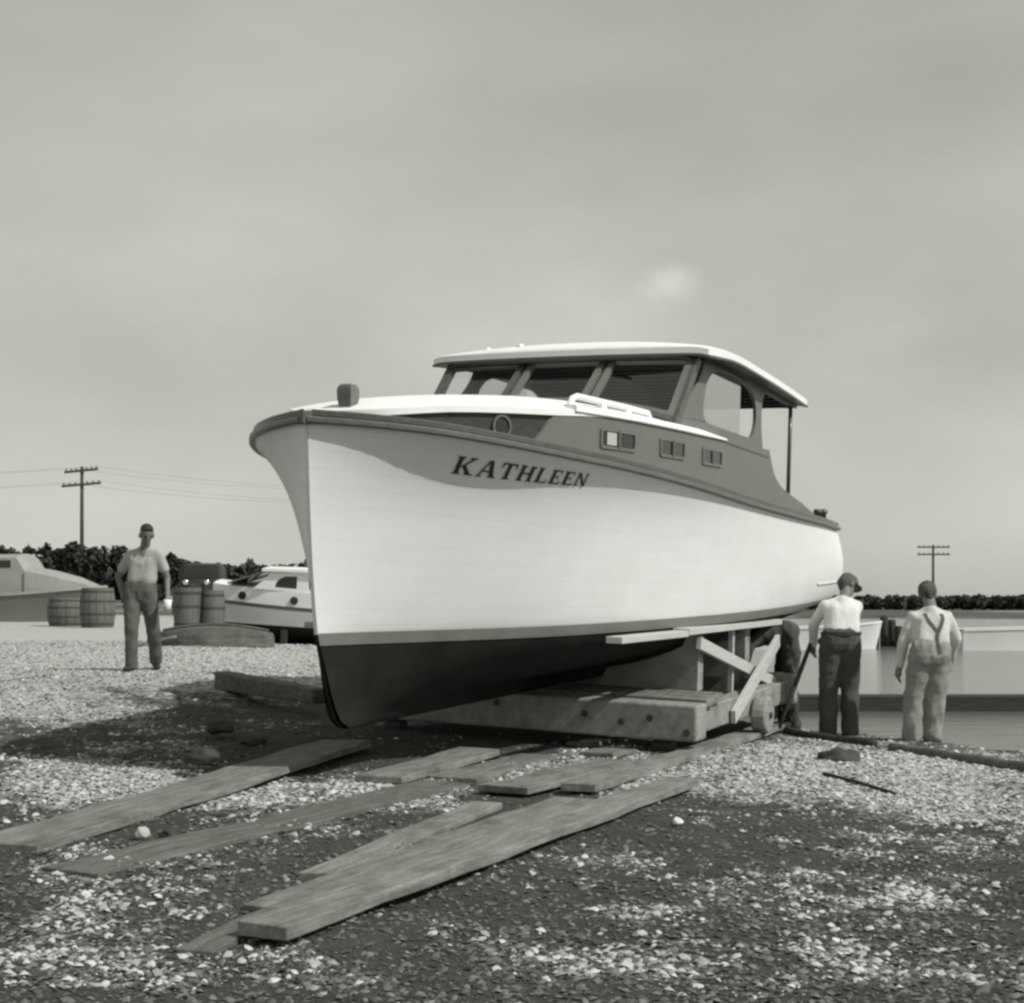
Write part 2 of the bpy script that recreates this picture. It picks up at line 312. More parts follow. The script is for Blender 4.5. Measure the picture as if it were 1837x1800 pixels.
t.links.new(n2.outputs[0], bp.inputs['Height']); t.links.new(bp.outputs[0], b.inputs['Normal'])
me.materials.append(gm_); ground = bpy.data.objects.new('ground', me); COL.objects.link(ground); tag(ground, kind='structure')
# water
wm = bpy.data.materials.new('harbour_water'); wm.use_nodes = True; t = wm.node_tree; b = t.nodes['Principled BSDF']
b.inputs['Base Color'].default_value = g(.15); b.inputs['Roughness'].default_value = .12; b.inputs['Specular IOR Level'].default_value = .5
c = t.nodes.new('ShaderNodeTexCoord'); mp = t.nodes.new('ShaderNodeMapping'); mp.inputs['Scale'].default_value = (.5, 1.6, 1); t.links.new(c.outputs['Object'], mp.inputs[0])
n1 = tn('ShaderNodeTexNoise', Scale=1.6, Detail=6, Roughness=.6); t.links.new(mp.outputs[0], n1.inputs[0])
bp = t.nodes.new('ShaderNodeBump'); bp.inputs['Strength'].default_value = .35; bp.inputs['Distance'].default_value = .12; t.links.new(n1.outputs[0], bp.inputs['Height']); t.links.new(bp.outputs[0], b.inputs['Normal'])
mb = MB(); mb.add([(-1400, -50, WATER), (1400, -50, WATER), (1400, 2500, WATER), (-1400, 2500, WATER)], [(0, 1, 2, 3)]); tag(mb.build('water', wm), kind='structure')

# ------------------------------------------------------------------ the cruiser: frame of the hauled-out boat (s aft, p to port, h up from the painted waterline)
th, trim, heel = math.radians(25), math.radians(1.75), math.radians(2.0)
O = Vector(((548-CX)*9.75/F, 9.75, 1.122))
ax = Vector((math.sin(th), math.cos(th), 0)); pt = Vector((math.cos(th), -math.sin(th), 0)); up = Vector((0, 0, 1))
A = ax*math.cos(trim)+up*math.sin(trim); P_ = pt*math.cos(heel)-up*math.sin(heel); U = P_.cross(A).normalized(); P_ = A.cross(U)
if U.z < 0: U = -U
if P_.dot(pt) < 0: P_ = -P_
BM = Matrix.Identity(4)
for i, vct in enumerate((A, -P_, U)):
    for k in range(3): BM[k][i] = vct[k]
BM.translation = O
def L(s, p, h): return Vector((s, -p, h))
def WP(s, p, h): return BM @ L(s, p, h)
class Hull:
    def __init__(h, b, hs, bwl, s0, n, keel, gar, tum, LEN):
        h.b, h.hs, h.bw, h.s0, h.n, h.keel, h.gar, h.tum, h.LEN = b, hs, bwl, s0, n, keel, gar, tum, LEN
    def top(h, s, t):
        hh = t*h.hs(s); n = h.n(s); q_ = min(1, max(0, s/1.8)); a_ = .55+.20*q_*q_*(3-2*q_)+.12*min(1, max(0, (s-3.5)/2)); dd = h.b(s)-h.bw(s); p = h.bw(s)+dd*(a_*t**.85+(1-a_)*t**n)+h.tum(s)*math.sin(math.pi*t**.8)
        return s+h.s0(hh)*math.exp(-s/.8)+.06*math.sin(math.pi*t)*max(0, (s-h.LEN+.5)/.5), p, hh
    def bot(h, s, d):                                  # d 0 at waterline, 1 at the garboard
        hg = h.gar(s); hh = -hg*d; m = 1.15+1.3*min(1, s/4.5); p = .05+(h.bw(s)-.05)*max(0, 1-d**m)**.85
        return s+h.s0(hh)*math.exp(-s/.8), p, hh
    def p_at(h, s, hh):
        sb = s
        for _ in range(30):
            t = min(1.0, hh/h.hs(sb)); q = h.top(sb, t); sb += (s-q[0])*.8; sb = max(sb, 0)
        return h.top(sb, min(1.0, hh/h.hs(sb)))[1]
LEN = 9.72
HB = pchip([0, .12, .25, .5, 1, 1.5, 2, 3, 4.5, 6, 8, 9.72], [.012, .25, .46, .74, 1.06, 1.24, 1.35, 1.46, 1.53, 1.53, 1.45, 1.26])
HS = pchip([0, .5, 1, 1.5, 2.2, 3, 5, 7, 9.72], [1.38, 1.32, 1.26, 1.215, 1.17, 1.12, .985, .895, .82])
HW = pchip([0, .25, .5, 1, 2, 3, 4, 5, 6, 7, 8, 9.72], [.012, .10, .21, .45, .86, 1.10, 1.26, 1.36, 1.40, 1.39, 1.34, 1.2])
H0 = pchip([-.75, -.7, -.58, -.16, 0, .5, .9, 1.4], [.75, .58, .37, .19, .13, .05, .01, -.03])
HN = pchip([0, .5, 1, 2, 3, 4, 5, 9.72], [5.0, 5.6, 6.0, 6.2, 6.0, 5.0, 3.0, 2.0])
HG = pchip([0, .5, 1.5, 5, 9.72], [.66, .62, .56, .50, .12])
HT = pchip([0, 5, 7, 9.72], [0, 0, .02, .10])
hull = Hull(HB, HS, HW, H0, HN, None, HG, HT, LEN)
ST = [0, .03, .06, .1, .14, .19, .25, .32, .4, .5, .6, .7, .8, .9, 1]+list(np.arange(1.12, 4, .12))+list(np.arange(4.1, 9.55, .25))+[9.6, LEN]
boat = empty('cabin_cruiser', mat=BM)
tag(boat, 'large white wooden cabin cruiser lettered on the bow, hauled out on a timber cradle', 'boat')
def skin(fn, ts, name, m, parent, smooth=True):
    mb = MB()
    for sg in (1, -1): mb.grid([[L(*(lambda q: (q[0], sg*q[1], q[2]))(fn(s, tt))) for tt in ts] for s in ST])
    return mb, name, m, parent
T = np.linspace(0, 1, 40)
BT = .058/1.0
def stripe_top(s, u): hh = -.005+u*0; return hull.top(s, u)
mb = MB()
for sg in (1, -1):
    rows = []
    for s in ST:
        r = []
        for tt in T:
            q = hull.top(s, tt); r.append(L(q[0], sg*q[1], q[2]))
        rows.append(r)
    mb.grid(rows)
# stem face and transom
mb.grid([[L(hull.top(0, tt)[0]-.004, p, hull.top(0, tt)[2]) for p in (.012, -.012)] for tt in T])
tr_rows = []
for tt in T:
    q = hull.top(LEN, tt); tr_rows.append([L(q[0]+.12*(1-(k/6)**2), q[1]*k/6, q[2]) for k in range(-6, 7)])
mb.grid(tr_rows)
hull_o = mb.build('hull', M['hull'], boat, auto=50)
st_ = np.full(len(hull_o.data.vertices), .5, np.float32); side_t = np.tile(np.tile(T, len(ST)), 2); st_[:len(side_t)] = side_t*12.0+.5
at_ = hull_o.data.attributes.new('strake', 'FLOAT', 'POINT'); at_.data.foreach_set('value', st_)
t = M['hull'].node_tree; b = t.nodes['Principled BSDF']; aa = t.nodes.new('ShaderNodeAttribute'); aa.attribute_name = 'strake'
m1_ = t.nodes.new('ShaderNodeMath'); m1_.operation = 'FRACT'; m2_ = t.nodes.new('ShaderNodeMath'); m2_.operation = 'SUBTRACT'; m2_.inputs[1].default_value = .5; m3_ = t.nodes.new('ShaderNodeMath'); m3_.operation = 'ABSOLUTE'
t.links.new(aa.outputs['Fac'], m1_.inputs[0]); t.links.new(m1_.outputs[0], m2_.inputs[0]); t.links.new(m2_.outputs[0], m3_.inputs[0])
mr_ = t.nodes.new('ShaderNodeMapRange'); mr_.inputs[1].default_value = .44; mr_.inputs[2].default_value = .5; mr_.inputs[3].default_value = 1; mr_.inputs[4].default_value = .94; t.links.new(m3_.outputs[0], mr_.inputs[0])
src = b.inputs['Base Color'].links[0].from_socket; mxh = t.nodes.new('ShaderNodeMixRGB'); mxh.blend_type = 'MULTIPLY'; mxh.inputs[0].default_value = 1; t.links.new(src, mxh.inputs[1]); t.links.new(mr_.outputs[0], mxh.inputs[2])
tcx = t.nodes.new('ShaderNodeTexCoord'); mpx = t.nodes.new('ShaderNodeMapping'); mpx.inputs['Scale'].default_value = (2.6, 2.6, .8); t.links.new(tcx.outputs['Object'], mpx.inputs[0]); nzx = t.nodes.new('ShaderNodeTexNoise'); nzx.inputs['Scale'].default_value = 1.5; nzx.inputs['Detail'].default_value = 8; t.links.new(mpx.outputs[0], nzx.inputs[0])
mrx = t.nodes.new('ShaderNodeMapRange'); mrx.inputs[1].default_value = .35; mrx.inputs[2].default_value = .62; mrx.inputs[3].default_value = .975; mrx.inputs[4].default_value = 1; t.links.new(nzx.outputs[0], mrx.inputs[0])
mxi = t.nodes.new('ShaderNodeMixRGB'); mxi.blend_type = 'MULTIPLY'; mxi.inputs[0].default_value = 1; t.links.new(mxh.outputs[0], mxi.inputs[1]); t.links.new(mrx.outputs[0], mxi.inputs[2]); t.links.new(mxi.outputs[0], b.inputs['Base Color'])
bph = t.nodes.new('ShaderNodeBump'); bph.inputs['Strength'].default_value = .25; bph.inputs['Distance'].default_value = .006; t.links.new(mr_.outputs[0], bph.inputs['Height']); old_n = b.inputs['Normal'].links[0].from_node; t.links.new(bph.outputs[0], old_n.inputs['Normal'])
# bottom paint (a little inside the topsides at the painted line) and boot stripe
mb = MB()
D = np.linspace(0, 1, 12)
for sg in (1, -1):
    rows = []
    for s in ST:
        r = [hull.bot(s, d) for d in D]; r = [L(q[0], sg*q[1], q[2]) for q in r]; e = hull.bot(s, 1)
        sk = s+H0(-.66)*math.exp(-s/.8); r.append(L(max(sk, e[0]), sg*.045, -.66)); r.append(L(max(sk, e[0]), 0, -.665)); rows.append(r)
    mb.grid(rows)
mb.grid([[L(hull.bot(0, d)[0]-.004, p, hull.bot(0, d)[2]) for p in (.012, -.012)] for d in D])
mb.grid([[L(LEN+.06, hull.bot(LEN, d)[1]*k/4, hull.bot(LEN, d)[2]) for k in range(-4, 5)] for d in D])
bot_o = mb.build('bottom', M['bottom'], boat, smooth=True)
mb = MB()
for sg in (1, -1):
    rows = []
    for s in ST:
        r = []
        for hh in (.008, -.03, -.075):
            q = hull.bot(s, -hh/hull.gar(s)) if hh < 0 else hull.top(s, hh/HS(s)); r.append(L(q[0]-.006*math.exp(-s/.3), sg*(q[1]+.006), q[2]))
        rows.append(r)
    mb.grid(rows)
mb.build('boot_stripe', M['boot'], boat, smooth=True)
# rub rail (guard) and toe rail: swept rectangles along the sheer, both sides meeting at the stem
def sheer_path(off, dh, s_from=0, s_to=LEN):
    ss = [s for s in ST if s_from <= s <= s_to]; pts = []
    for i, s in enumerate(ss):
        q = hull.top(s, 1); q2 = hull.top(min(s+.02, LEN), 1); q1 = hull.top(max(s-.02, 0), 1); d = Vector((q2[0]-q1[0], q2[1]-q1[1])).normalized(); nn = Vector((-d.y, d.x))
        pts.append((q[0]+nn.x*off, max(q[1]+nn.y*off, .0), q[2]+dh))
    return pts
def swept(o0, o1, h0, h1, name, m, rnd=.0):
    mb = MB()
    for sg in (1, -1):
        prof = [(o0, h0), (o1-rnd, h0), (o1, h0+rnd), (o1, h1-rnd), (o1-rnd, h1), (o0, h1)]; paths = [sheer_path(a, b) for a, b in prof]
        rows = [[L(pp[i][0], sg*pp[i][1], pp[i][2]) for pp in paths] for i in range(len(paths[0]))]; mb.grid(rows, True)
        b0 = len(mb.v)-6; mb.f.append(tuple(range(b0, b0+6)))
    return mb.build(name, m, boat, auto=40)
swept(-.03, .045, .0, .045, 'rub_rail', M['rail'], .01)
swept(-.05, .018, .045, .092, 'toe_rail', M['varnish2'], .008)
# stem head cap where both rails meet
mb = MB(); mb.hexa([L(-.085, .012, 1.372), L(.05, .12, 1.374), L(.05, -.12, 1.374), L(-.085, -.012, 1.372), L(-.08, .012, 1.468), L(.05, .10, 1.47), L(.05, -.10, 1.47), L(-.08, -.012, 1.468)])
mb.build('stem_cap', M['varnish2'], boat, bevel=.008)
# deck
mb = MB(); rows = []
for s in ST:
    q = hull.top(s, 1); rows.append([L(q[0], (q[1]-.02)*k/8, q[2]+.005+.05*(1-(k/8)**2)*min(1, q[1])**3) for k in range(-8, 9)])
mb.grid(rows); mb.build('deck', M['deck'], boat, smooth=True)
# trunk cabin
TP = pchip([.30, .34, .42, .55, .78, 1.25, 1.7, 2.2, 3, 4, 7, 8.3], [.02, .2, .33, .46, .62, .86, 1.0, 1.09, 1.17, 1.2, 1.2, 1.16])
TE = pchip([.3, .78, 1.7, 2.5, 4.6], [1.45, 1.515, 1.56, 1.60, 1.60])
TCn = pchip([.3, .68, 1.3, 1.92, 2.9, 4.6], [1.43, 1.555, 1.645, 1.71, 1.775, 1.80])
TS = [.30, .32, .36, .42, .5, .6, .75, .95, 1.2, 1.45, 1.7, 2.0, 2.4, 2.8, 3.2, 3.6, 4.0, 4.4, 4.7]
mb = MB(); top_r = []; bot_r = []
for s in TS:
    w = TP(s)+.035; r = []; r2 = []
    for k in range(-10, 11):
        u = k/10; hh = TE(s)+(TCn(s)-TE(s))*(1-abs(u)**2.2); r.append(L(s-.03*max(0, 1-(s-.3)/.3), w*u, hh+.035)); r2.append(L(s-.03*max(0, 1-(s-.3)/.3), w*u, hh-.008))
    top_r.append(r); bot_r.append(r2)
mb.grid(top_r); mb.grid(bot_r); mb.grid([top_r[0], bot_r[0]]); mb.grid([top_r[-1], bot_r[-1]]); mb.grid([[a[0], b[0]] for a, b in zip(top_r, bot_r)]); mb.grid([[a[-1], b[-1]] for a, b in zip(top_r, bot_r)])
mb.build('trunk_roof', M['canvas'], boat, auto=50)
mb = MB()
for sg in (1, -1):
    mb.grid([[L(s, sg*TP(s), HS(s)+.02), L(s, sg*TP(s), TE(s)+.005)] for s in TS])
trunk = mb.build('trunk_side', M['varnish'], boat, auto=40)
# port hole in the dark trunk side
def on_side(s, sg=1):
    d = Vector((.02, TP(s+.01)-TP(s-.01))).normalized(); return L(s, sg*TP(s), 0), L(d.x, sg*d.y, 0)-L(0, 0, 0), (L(-d.y, sg*d.x, 0)-L(0, 0, 0))
def ring(c, tx, nrm, r0, r1, d, name, m, parent, n=24):
    mb = MB(); tz = Vector((0, 0, 1)); rows = []
    for rr, dd in ((r0, 0), (r0, d), (r1, d), (r1, 0)): rows.append([c+tx*math.cos(a)*rr+tz*math.sin(a)*rr+nrm*dd for a in [2*math.pi*k/n for k in range(n)]])
    mb.grid(rows, True); return mb.build(name, m, parent, auto=40)
def disc(c, tx, nrm, r, d, name, m, parent, n=24):
    mb = MB(); tz = Vector((0, 0, 1)); mb.add([c+tx*math.cos(2*math.pi*k/n)*r+tz*math.sin(2*math.pi*k/n)*r+nrm*d for k in range(n)], [tuple(range(n))]); return mb.build(name, m, parent)
for sg in (1, -1):
    c0, tx, nr_ = on_side(1.17, sg); c0 = c0+Vector((0, 0, 1.435))
    ph = ring(c0, tx, nr_, .068, .085, .018, 'porthole', M['rail'], boat); disc(c0, tx, nr_, .07, .006, 'pane', M['letter'], ph)
# grey raised house side (both sides) with three cabin windows
LOW = [(1.40, 1.30), (1.46, 1.36), (1.53, 1.42), (1.60, 1.50), (1.68, 1.555), (1.80, 1.59), (1.95, 1.605)]+[(s, 1.605) for s in (2.4, 2.8, 3.2, 3.6, 4, 4.4, 4.8, 5.2, 5.6, 6, 6.4)]+[(6.71, 1.60)]+\
      catmull([(6.71, 1.60), (6.78, 1.50), (6.92, 1.37), (7.22, 1.25), (7.75, 1.17), (8.24, 1.11), (8.8, 1.03), (9.3, .985)], 3)[1:]+[(s, HS(s)+.06) for s in (9.3, 8.8, 8.2, 7.6, 7, 6.4, 5.8, 5.2, 4.6, 4, 3.4, 2.8, 2.4, 2.0, 1.7)]
WIN = [(2.29, 2.86, 1.365, 1.50), (3.40, 3.97, 1.365, 1.50), (4.49, 5.05, 1.355, 1.49)]
def rrect(a, b, c, d, r):
    out = []
    for cx, cy, a0 in ((b-r, d-r, 0), (a+r, d-r, 90), (a+r, c+r, 180), (b-r, c+r, 270)):
        for k in range(4): an = math.radians(a0+k*30); out.append((cx+r*math.cos(an), cy+r*math.sin(an)))
    return out
TPA = pchip([.30, .34, .42, .55, .78, 1.25, 1.7, 2.2, 3, 4, 7, 8.3, 9.4], [.02, .2, .33, .46, .62, .86, 1.0, 1.09, 1.17, 1.2, 1.2, 1.16, 1.10])
for sg in (1, -1):
    top_h = pchip([1.40, 1.46, 1.53, 1.60, 1.68, 1.80, 1.95, 6.70, 6.74, 6.80, 6.92, 7.22, 7.75, 8.24, 8.8, 9.3], [1.30, 1.36, 1.42, 1.50, 1.555, 1.59, 1.605, 1.605, 1.56, 1.49, 1.37, 1.25, 1.17, 1.11, 1.03, .985])
    mb = MB(); ro = []; ri = []
    for s in [1.40, 1.43, 1.46, 1.5, 1.53, 1.56, 1.60, 1.64, 1.68, 1.74, 1.80, 1.88, 1.95]+list(np.arange(2.1, 6.65, .15))+[6.70, 6.72, 6.74, 6.77, 6.80, 6.86, 6.92, 7.0, 7.1, 7.22, 7.4, 7.6, 7.75, 8.0, 8.24, 8.5, 8.8, 9.05, 9.3]:
        h0, h1 = HS(s)+.02, max(top_h(s), HS(s)+.05); ro.append([L(s, sg*(TPA(s)+.026), h0+(h1-h0)*k/4) for k in range(5)]); ri.append([L(s, sg*(TPA(s)+.003), h0+(h1-h0)*k/4) for k in range(5)])
    mb.grid(ro); mb.grid(ri); mb.grid([[a[-1], b[-1]] for a, b in zip(ro, ri)]); mb.grid([ro[0], ri[0]]); mb.grid([ro[-1], ri[-1]])
    hs_ = mb.build('house_side', M['greypaint'], boat, auto=40)
    for i, w in enumerate(WIN):
        fr = MB(); o_ = rrect(w[0]-.012, w[1]+.012, w[2]-.012, w[3]+.012, .03); inn = rrect(w[0]+.012, w[1]-.012, w[2]+.011, w[3]-.011, .02)
        fr.panel(o_, [inn], lambda s, h: L(s, sg*(TPA(s)+.040), h), lambda s, h: L(s, sg*(TPA(s)+.022), h)); wf = fr.build('window', M['greypaint'], hs_)
        pn = MB(); pn.panel(rrect(w[0], w[1], w[2], w[3], .02), [], lambda s, h: L(s, sg*(TPA(s)+.031), h), lambda s, h: L(s, sg*(TPA(s)+.024), h)); pn.build('pane', M['darkglass'], wf)
        ms_ = MB(); sm_ = .5*(w[0]+w[1]); ms_.panel([(sm_-.018, w[2]), (sm_+.018, w[2]), (sm_+.018, w[3]), (sm_-.018, w[3])], [], lambda s, h: L(s, sg*(TPA(s)+.042), h), lambda s, h: L(s, sg*(TPA(s)+.028), h)); ms_.build('sash_bar', M['varnish2'], wf)
        if i == 0:
            cu = MB(); cu.panel([(w[0]+.09, w[2]+.02), (sm_-.04, w[2]+.02), (sm_-.04, w[3]-.02), (w[0]+.09, w[3]-.02)], [], lambda s, h: L(s, sg*(TPA(s)+.036), h), lambda s, h: L(s, sg*(TPA(s)+.033), h)); cu.build('curtain', M['newwood'], wf)
# seam moulding and white ledge along the top of the house side
for sg in (1, -1):
    mb = MB(); mb.beam(L(5.2, sg*1.222, 1.585), L(6.68, sg*1.222, 1.53), .02, .018); mb.build('seam_moulding', M['varnish2'], boat)
    mb = MB(); rows = []
    for s in list(np.arange(1.9, 5.01, .2))+[5.1, 5.17]:
        k = max(0.0, (s-4.4)/.77); w = .11-.05*k; hh = 1.645-.03*k; p0 = min(TPA(s)+.05, 1.26); inn = max(p0-w-.03, 1.14) if s > 3.6 else p0-.1
        if s <= 3.6: inn = p0-.08
        rows.append([L(s, sg*p0, 1.598), L(s, sg*p0, hh-.012), L(s, sg*(p0-.012), hh), L(s, sg*inn, hh+.012), L(s, sg*inn, 1.598)])
    mb.grid(rows, True); b0 = len(mb.v)-5; mb.f.append(tuple(range(b0, b0+5))); mb.f.append(tuple(range(0, 5))); mb.build('roof_ledge', M['canvas'], boat, auto=50)
    mb = MB(); pth = [L(1.98, sg*1.0, 1.645), L(2.03, sg*1.0, 1.705), L(2.12, sg*1.0, 1.728)]+[L(s, sg*(1.0+.03*(s-2.1)), 1.728) for s in (2.6, 3.1)]+[L(3.55, sg*1.045, 1.722), L(3.62, sg*1.045, 1.66)]
    mb.tube(pth, .026, 8)
    for s in (2.6, 3.1): mb.box(s-.05, s+.05, -sg*(1.0+.03*(s-2.1))-.02, -sg*(1.0+.03*(s-2.1))+.02, 1.62, 1.722)
    mb.build('grab_rail', M['white'], boat, auto=50)
# upper wings with arched window and open after bay
PW = 1.16
WING = [(3.78, 1.57), (3.70, 1.645)]+catmull([(3.78, 1.70), (4.11, 1.84), (4.40, 1.99), (4.62, 2.16), (4.74, 2.335)], 4)+[(5.1, 2.335), (5.7, 2.32), (6.3, 2.29), (7.0, 2.25), (7.8, 2.205), (8.05, 2.19), (8.03, 2.14), (7.49, 2.165), (6.86, 2.195)]+\
       catmull([(6.78, 2.19), (6.68, 2.14), (6.63, 2.05), (6.62, 1.92), (6.64, 1.78), (6.72, 1.57)], 3)
ARCH = catmull([(4.75, 2.03), (4.70, 1.85), (4.76, 1.76), (4.90, 1.735), (5.53, 1.715), (6.20, 1.70), (6.36, 1.77), (6.42, 1.91), (6.36, 2.07), (6.1, 2.19), (5.66, 2.245), (5.24, 2.245), (4.97, 2.20), (4.82, 2.12)], 4, True)
for sg in (1, -1):
    mb = MB(); mb.panel(WING, [ARCH], lambda s, h: L(s, sg*PW, h), lambda s, h: L(s, sg*(PW-.035), h)); wg = mb.build('wing_side', M['greypaint'], boat, bevel=.004)
    pn = MB(); pn.panel([(a, b) for a, b in catmull([(4.75, 2.03), (4.70, 1.85), (4.76, 1.76), (4.90, 1.735), (5.53, 1.715)], 4)]+[(5.9, 1.70), (5.9, 2.225)]+[(5.66, 2.245), (5.24, 2.245), (4.97, 2.20), (4.82, 2.12)], [], lambda s, h: L(s, sg*(PW-.015), h), lambda s, h: L(s, sg*(PW-.02), h)); pn.build('pane', M['sideglass'] if sg > 0 else M['glass'], wg)
    mb = MB(); mb.tube([L(7.86, sg*1.13, 1.0), L(7.84, sg*1.14, 2.22)], .022, 10); mb.build('roof_post', M['varnish2'], boat, smooth=True)
# roof
RS = [4.16, 4.165, 4.18, 4.20, 4.24, 4.29, 4.36, 4.45, 4.58]+list(np.linspace(4.75, 8.02, 20)); RE = pchip([4.1, 4.5, 5.0, 6.2, 7.2, 8.05], [2.305, 2.325, 2.345, 2.305, 2.255, 2.20]); RC = pchip([4.1, 4.6, 5.2, 6.5, 8.05], [2.37, 2.42, 2.44, 2.41, 2.32])
def roof_w(s): return 1.345-.07*max(0, (s-5)/3)
def roof_rows(dz, dw=0, crown=1.0):
    out = []
    for s in RS:
        r = []
        for k in range(-14, 15):
            u = k/14; u = math.copysign(abs(u)**.8, u); fr = .07*max(0.0, 1-(s-4.16)/.17)*u*u
            r.append(L(s+fr, (roof_w(s)+dw)*u, RE(s)+crown*(RC(s)-RE(s))*(1-abs(u)**2.4)+dz-.02*max(0, abs(u)-.93)/.07-(0 if crown < .5 else (.012+(RC(s)-RE(s))*.9*(1-abs(u)**2.4))*(1-math.sqrt(max(0, 1-(1-min(1, (s-4.16)/.42))**2))))))
        out.append(r)
    return out
def slab(a, b, name, m):
    mb = MB(); mb.grid(a); mb.grid(b); mb.grid([a[0], b[0]]); mb.grid([a[-1], b[-1]]); mb.grid([[x[0], y[0]] for x, y in zip(a, b)]); mb.grid([[x[-1], y[-1]] for x, y in zip(a, b)])
    return mb.build(name, m, boat, auto=45)
slab(roof_rows(.05), roof_rows(-.015, 0, .12), 'roof', M['canvas'])
slab(roof_rows(-.0155, .012, .12), roof_rows(-.036, .012, .0), 'roof_moulding', M['varnish2'])
slab(roof_rows(-.037, -.16, 0), roof_rows(-.055, -.16, 0), 'ceiling', M['ceil'])
for s in np.linspace(4.75, 7.8, 14):
    mb = MB(); prev = None
    for k in range(-8, 8):
        a, b = k/8, (k+1)/8
        pa, pb = [L(s, 1.09*u, RE(s)-.073) for u in (a, b)]; mb.beam(pa, pb, .035, .03)
    mb.build('ceiling_beam', M['varnish'], boat)
# small fittings on the roof
for s, p in ((4.40, -.86), (4.34, -.50)):
    hh = RE(s)+(RC(s)-RE(s))*(1-abs(p/1.34)**2.4)+.04; mb = MB(); mb.lathe(L(s, p, hh), [(.035, -.02), (.035, .006), (.025, .016), (.012, .022), (.005, .024)], 12); mb.build('roof_fitting', M['white'], boat, smooth=True)
# windshield: three framed lights
WB, WT = 3.74, 4.34
def wpt(u, v): # u across (p), v up 0..1
    zb = TE(3.9)+(TCn(3.9)-TE(3.9))*(1-abs(u/1.24)**2.2)+.02; zt = RE(4.34)-.042
    return zb, zt
def wmap(u, v, off):
    zb, zt = wpt(u, v); s = WB+(WT-WB)*v; return L(s-off*.6, u, zb+(zt-zb)*v+off*.8)
for k, (a, b) in enumerate(((-1.19, -.415), (-.375, .375), (.415, 1.19))):
    fr = MB(); us = np.linspace(a, b, 7)
    outer = [(u, 0) for u in us]+[(u, 1) for u in us[::-1]]; ui = np.linspace(a+.055, b-.055, 7); inner = [(u, .13) for u in ui]+[(u, .9) for u in ui[::-1]]
    fr.panel(outer, [inner], lambda u, v: wmap(u, v, .03), lambda u, v: wmap(u, v, -.012)); wf = fr.build('windshield_frame', M['greypaint'] if k else M['varnish2'], boat)
    pn = MB(); pn.panel([(u, .12) for u in ui]+[(u, .91) for u in ui[::-1]], [], lambda u, v: wmap(u, v, .008), lambda u, v: wmap(u, v, .002)); pn.build('pane', M['glass'], wf)
for u in (-.395, .395):
    mb = MB(); mb.beam(wmap(u, 0, -.02), wmap(u, 1, -.02), .05, .05, up=(1, 0, 0)); mb.build('mullion', M['varnish2'], boat)
for u in (-1.205, 1.205):
    mb = MB(); mb.beam(wmap(u, -.02, -.02), wmap(u, 1, -.02), .05, .09, up=(1, 0, 0)); mb.build('corner_post', M['varnish2'], boat)
mb = MB(); us = np.linspace(-1.2, 1.2, 13)
mb.grid([[wmap(u, 0, .04) for u in us], [wmap(u, .07, .04) for u in us], [wmap(u, .07, -.03) for u in us], [wmap(u, -.05, -.03) for u in us]]); mb.build('windshield_sill', M['varnish2'], boat)
# bow bitt, stern bitts, cleat
mb = MB(); hb = 1.40
rows = [[L(.49-w, w, hb+z), L(.49+w, w, hb+z), L(.49+w, -w, hb+z), L(.49-w, -w, hb+z)] for z, w in ((-.06, .046), (.12, .046), (.15, .048), (.18, .054), (.235, .056), (.265, .05), (.282, .034))]
mb.grid(rows, True); mb.f.append(tuple(range(4))); mb.f.append(tuple(len(mb.v)-4+k for k in range(4)))
mb.build('bow_bitt', M['rail'], boat, auto=60)
for s, hh, p in ((8.55, .16, 1.3), (9.35, .20, 1.17), (9.35, .20, -1.17)):
    mb = MB(); mb.lathe(L(s, p, HS(s)+.04), [(.04, 0), (.04, hh*.7), (.052, hh*.74), (.052, hh*.92), (.035, hh)], 12); mb.build('stern_bitt', M['varnish2'], boat, smooth=True)
# spray strip near the stern
mb = MB(); rows = []
for s in np.arange(8.2, LEN+.01, .19):
    r = []
    for hh, o_ in ((.195, .002), (.20, .014), (.215, .014), (.22, .002)):
        q = hull.top(s, hh/HS(s)); r.append(L(q[0], q[1]+o_, q[2]))
    rows.append(r)
mb.grid(rows); mb.build('spray_rail', M['hull'], boat, auto=40)
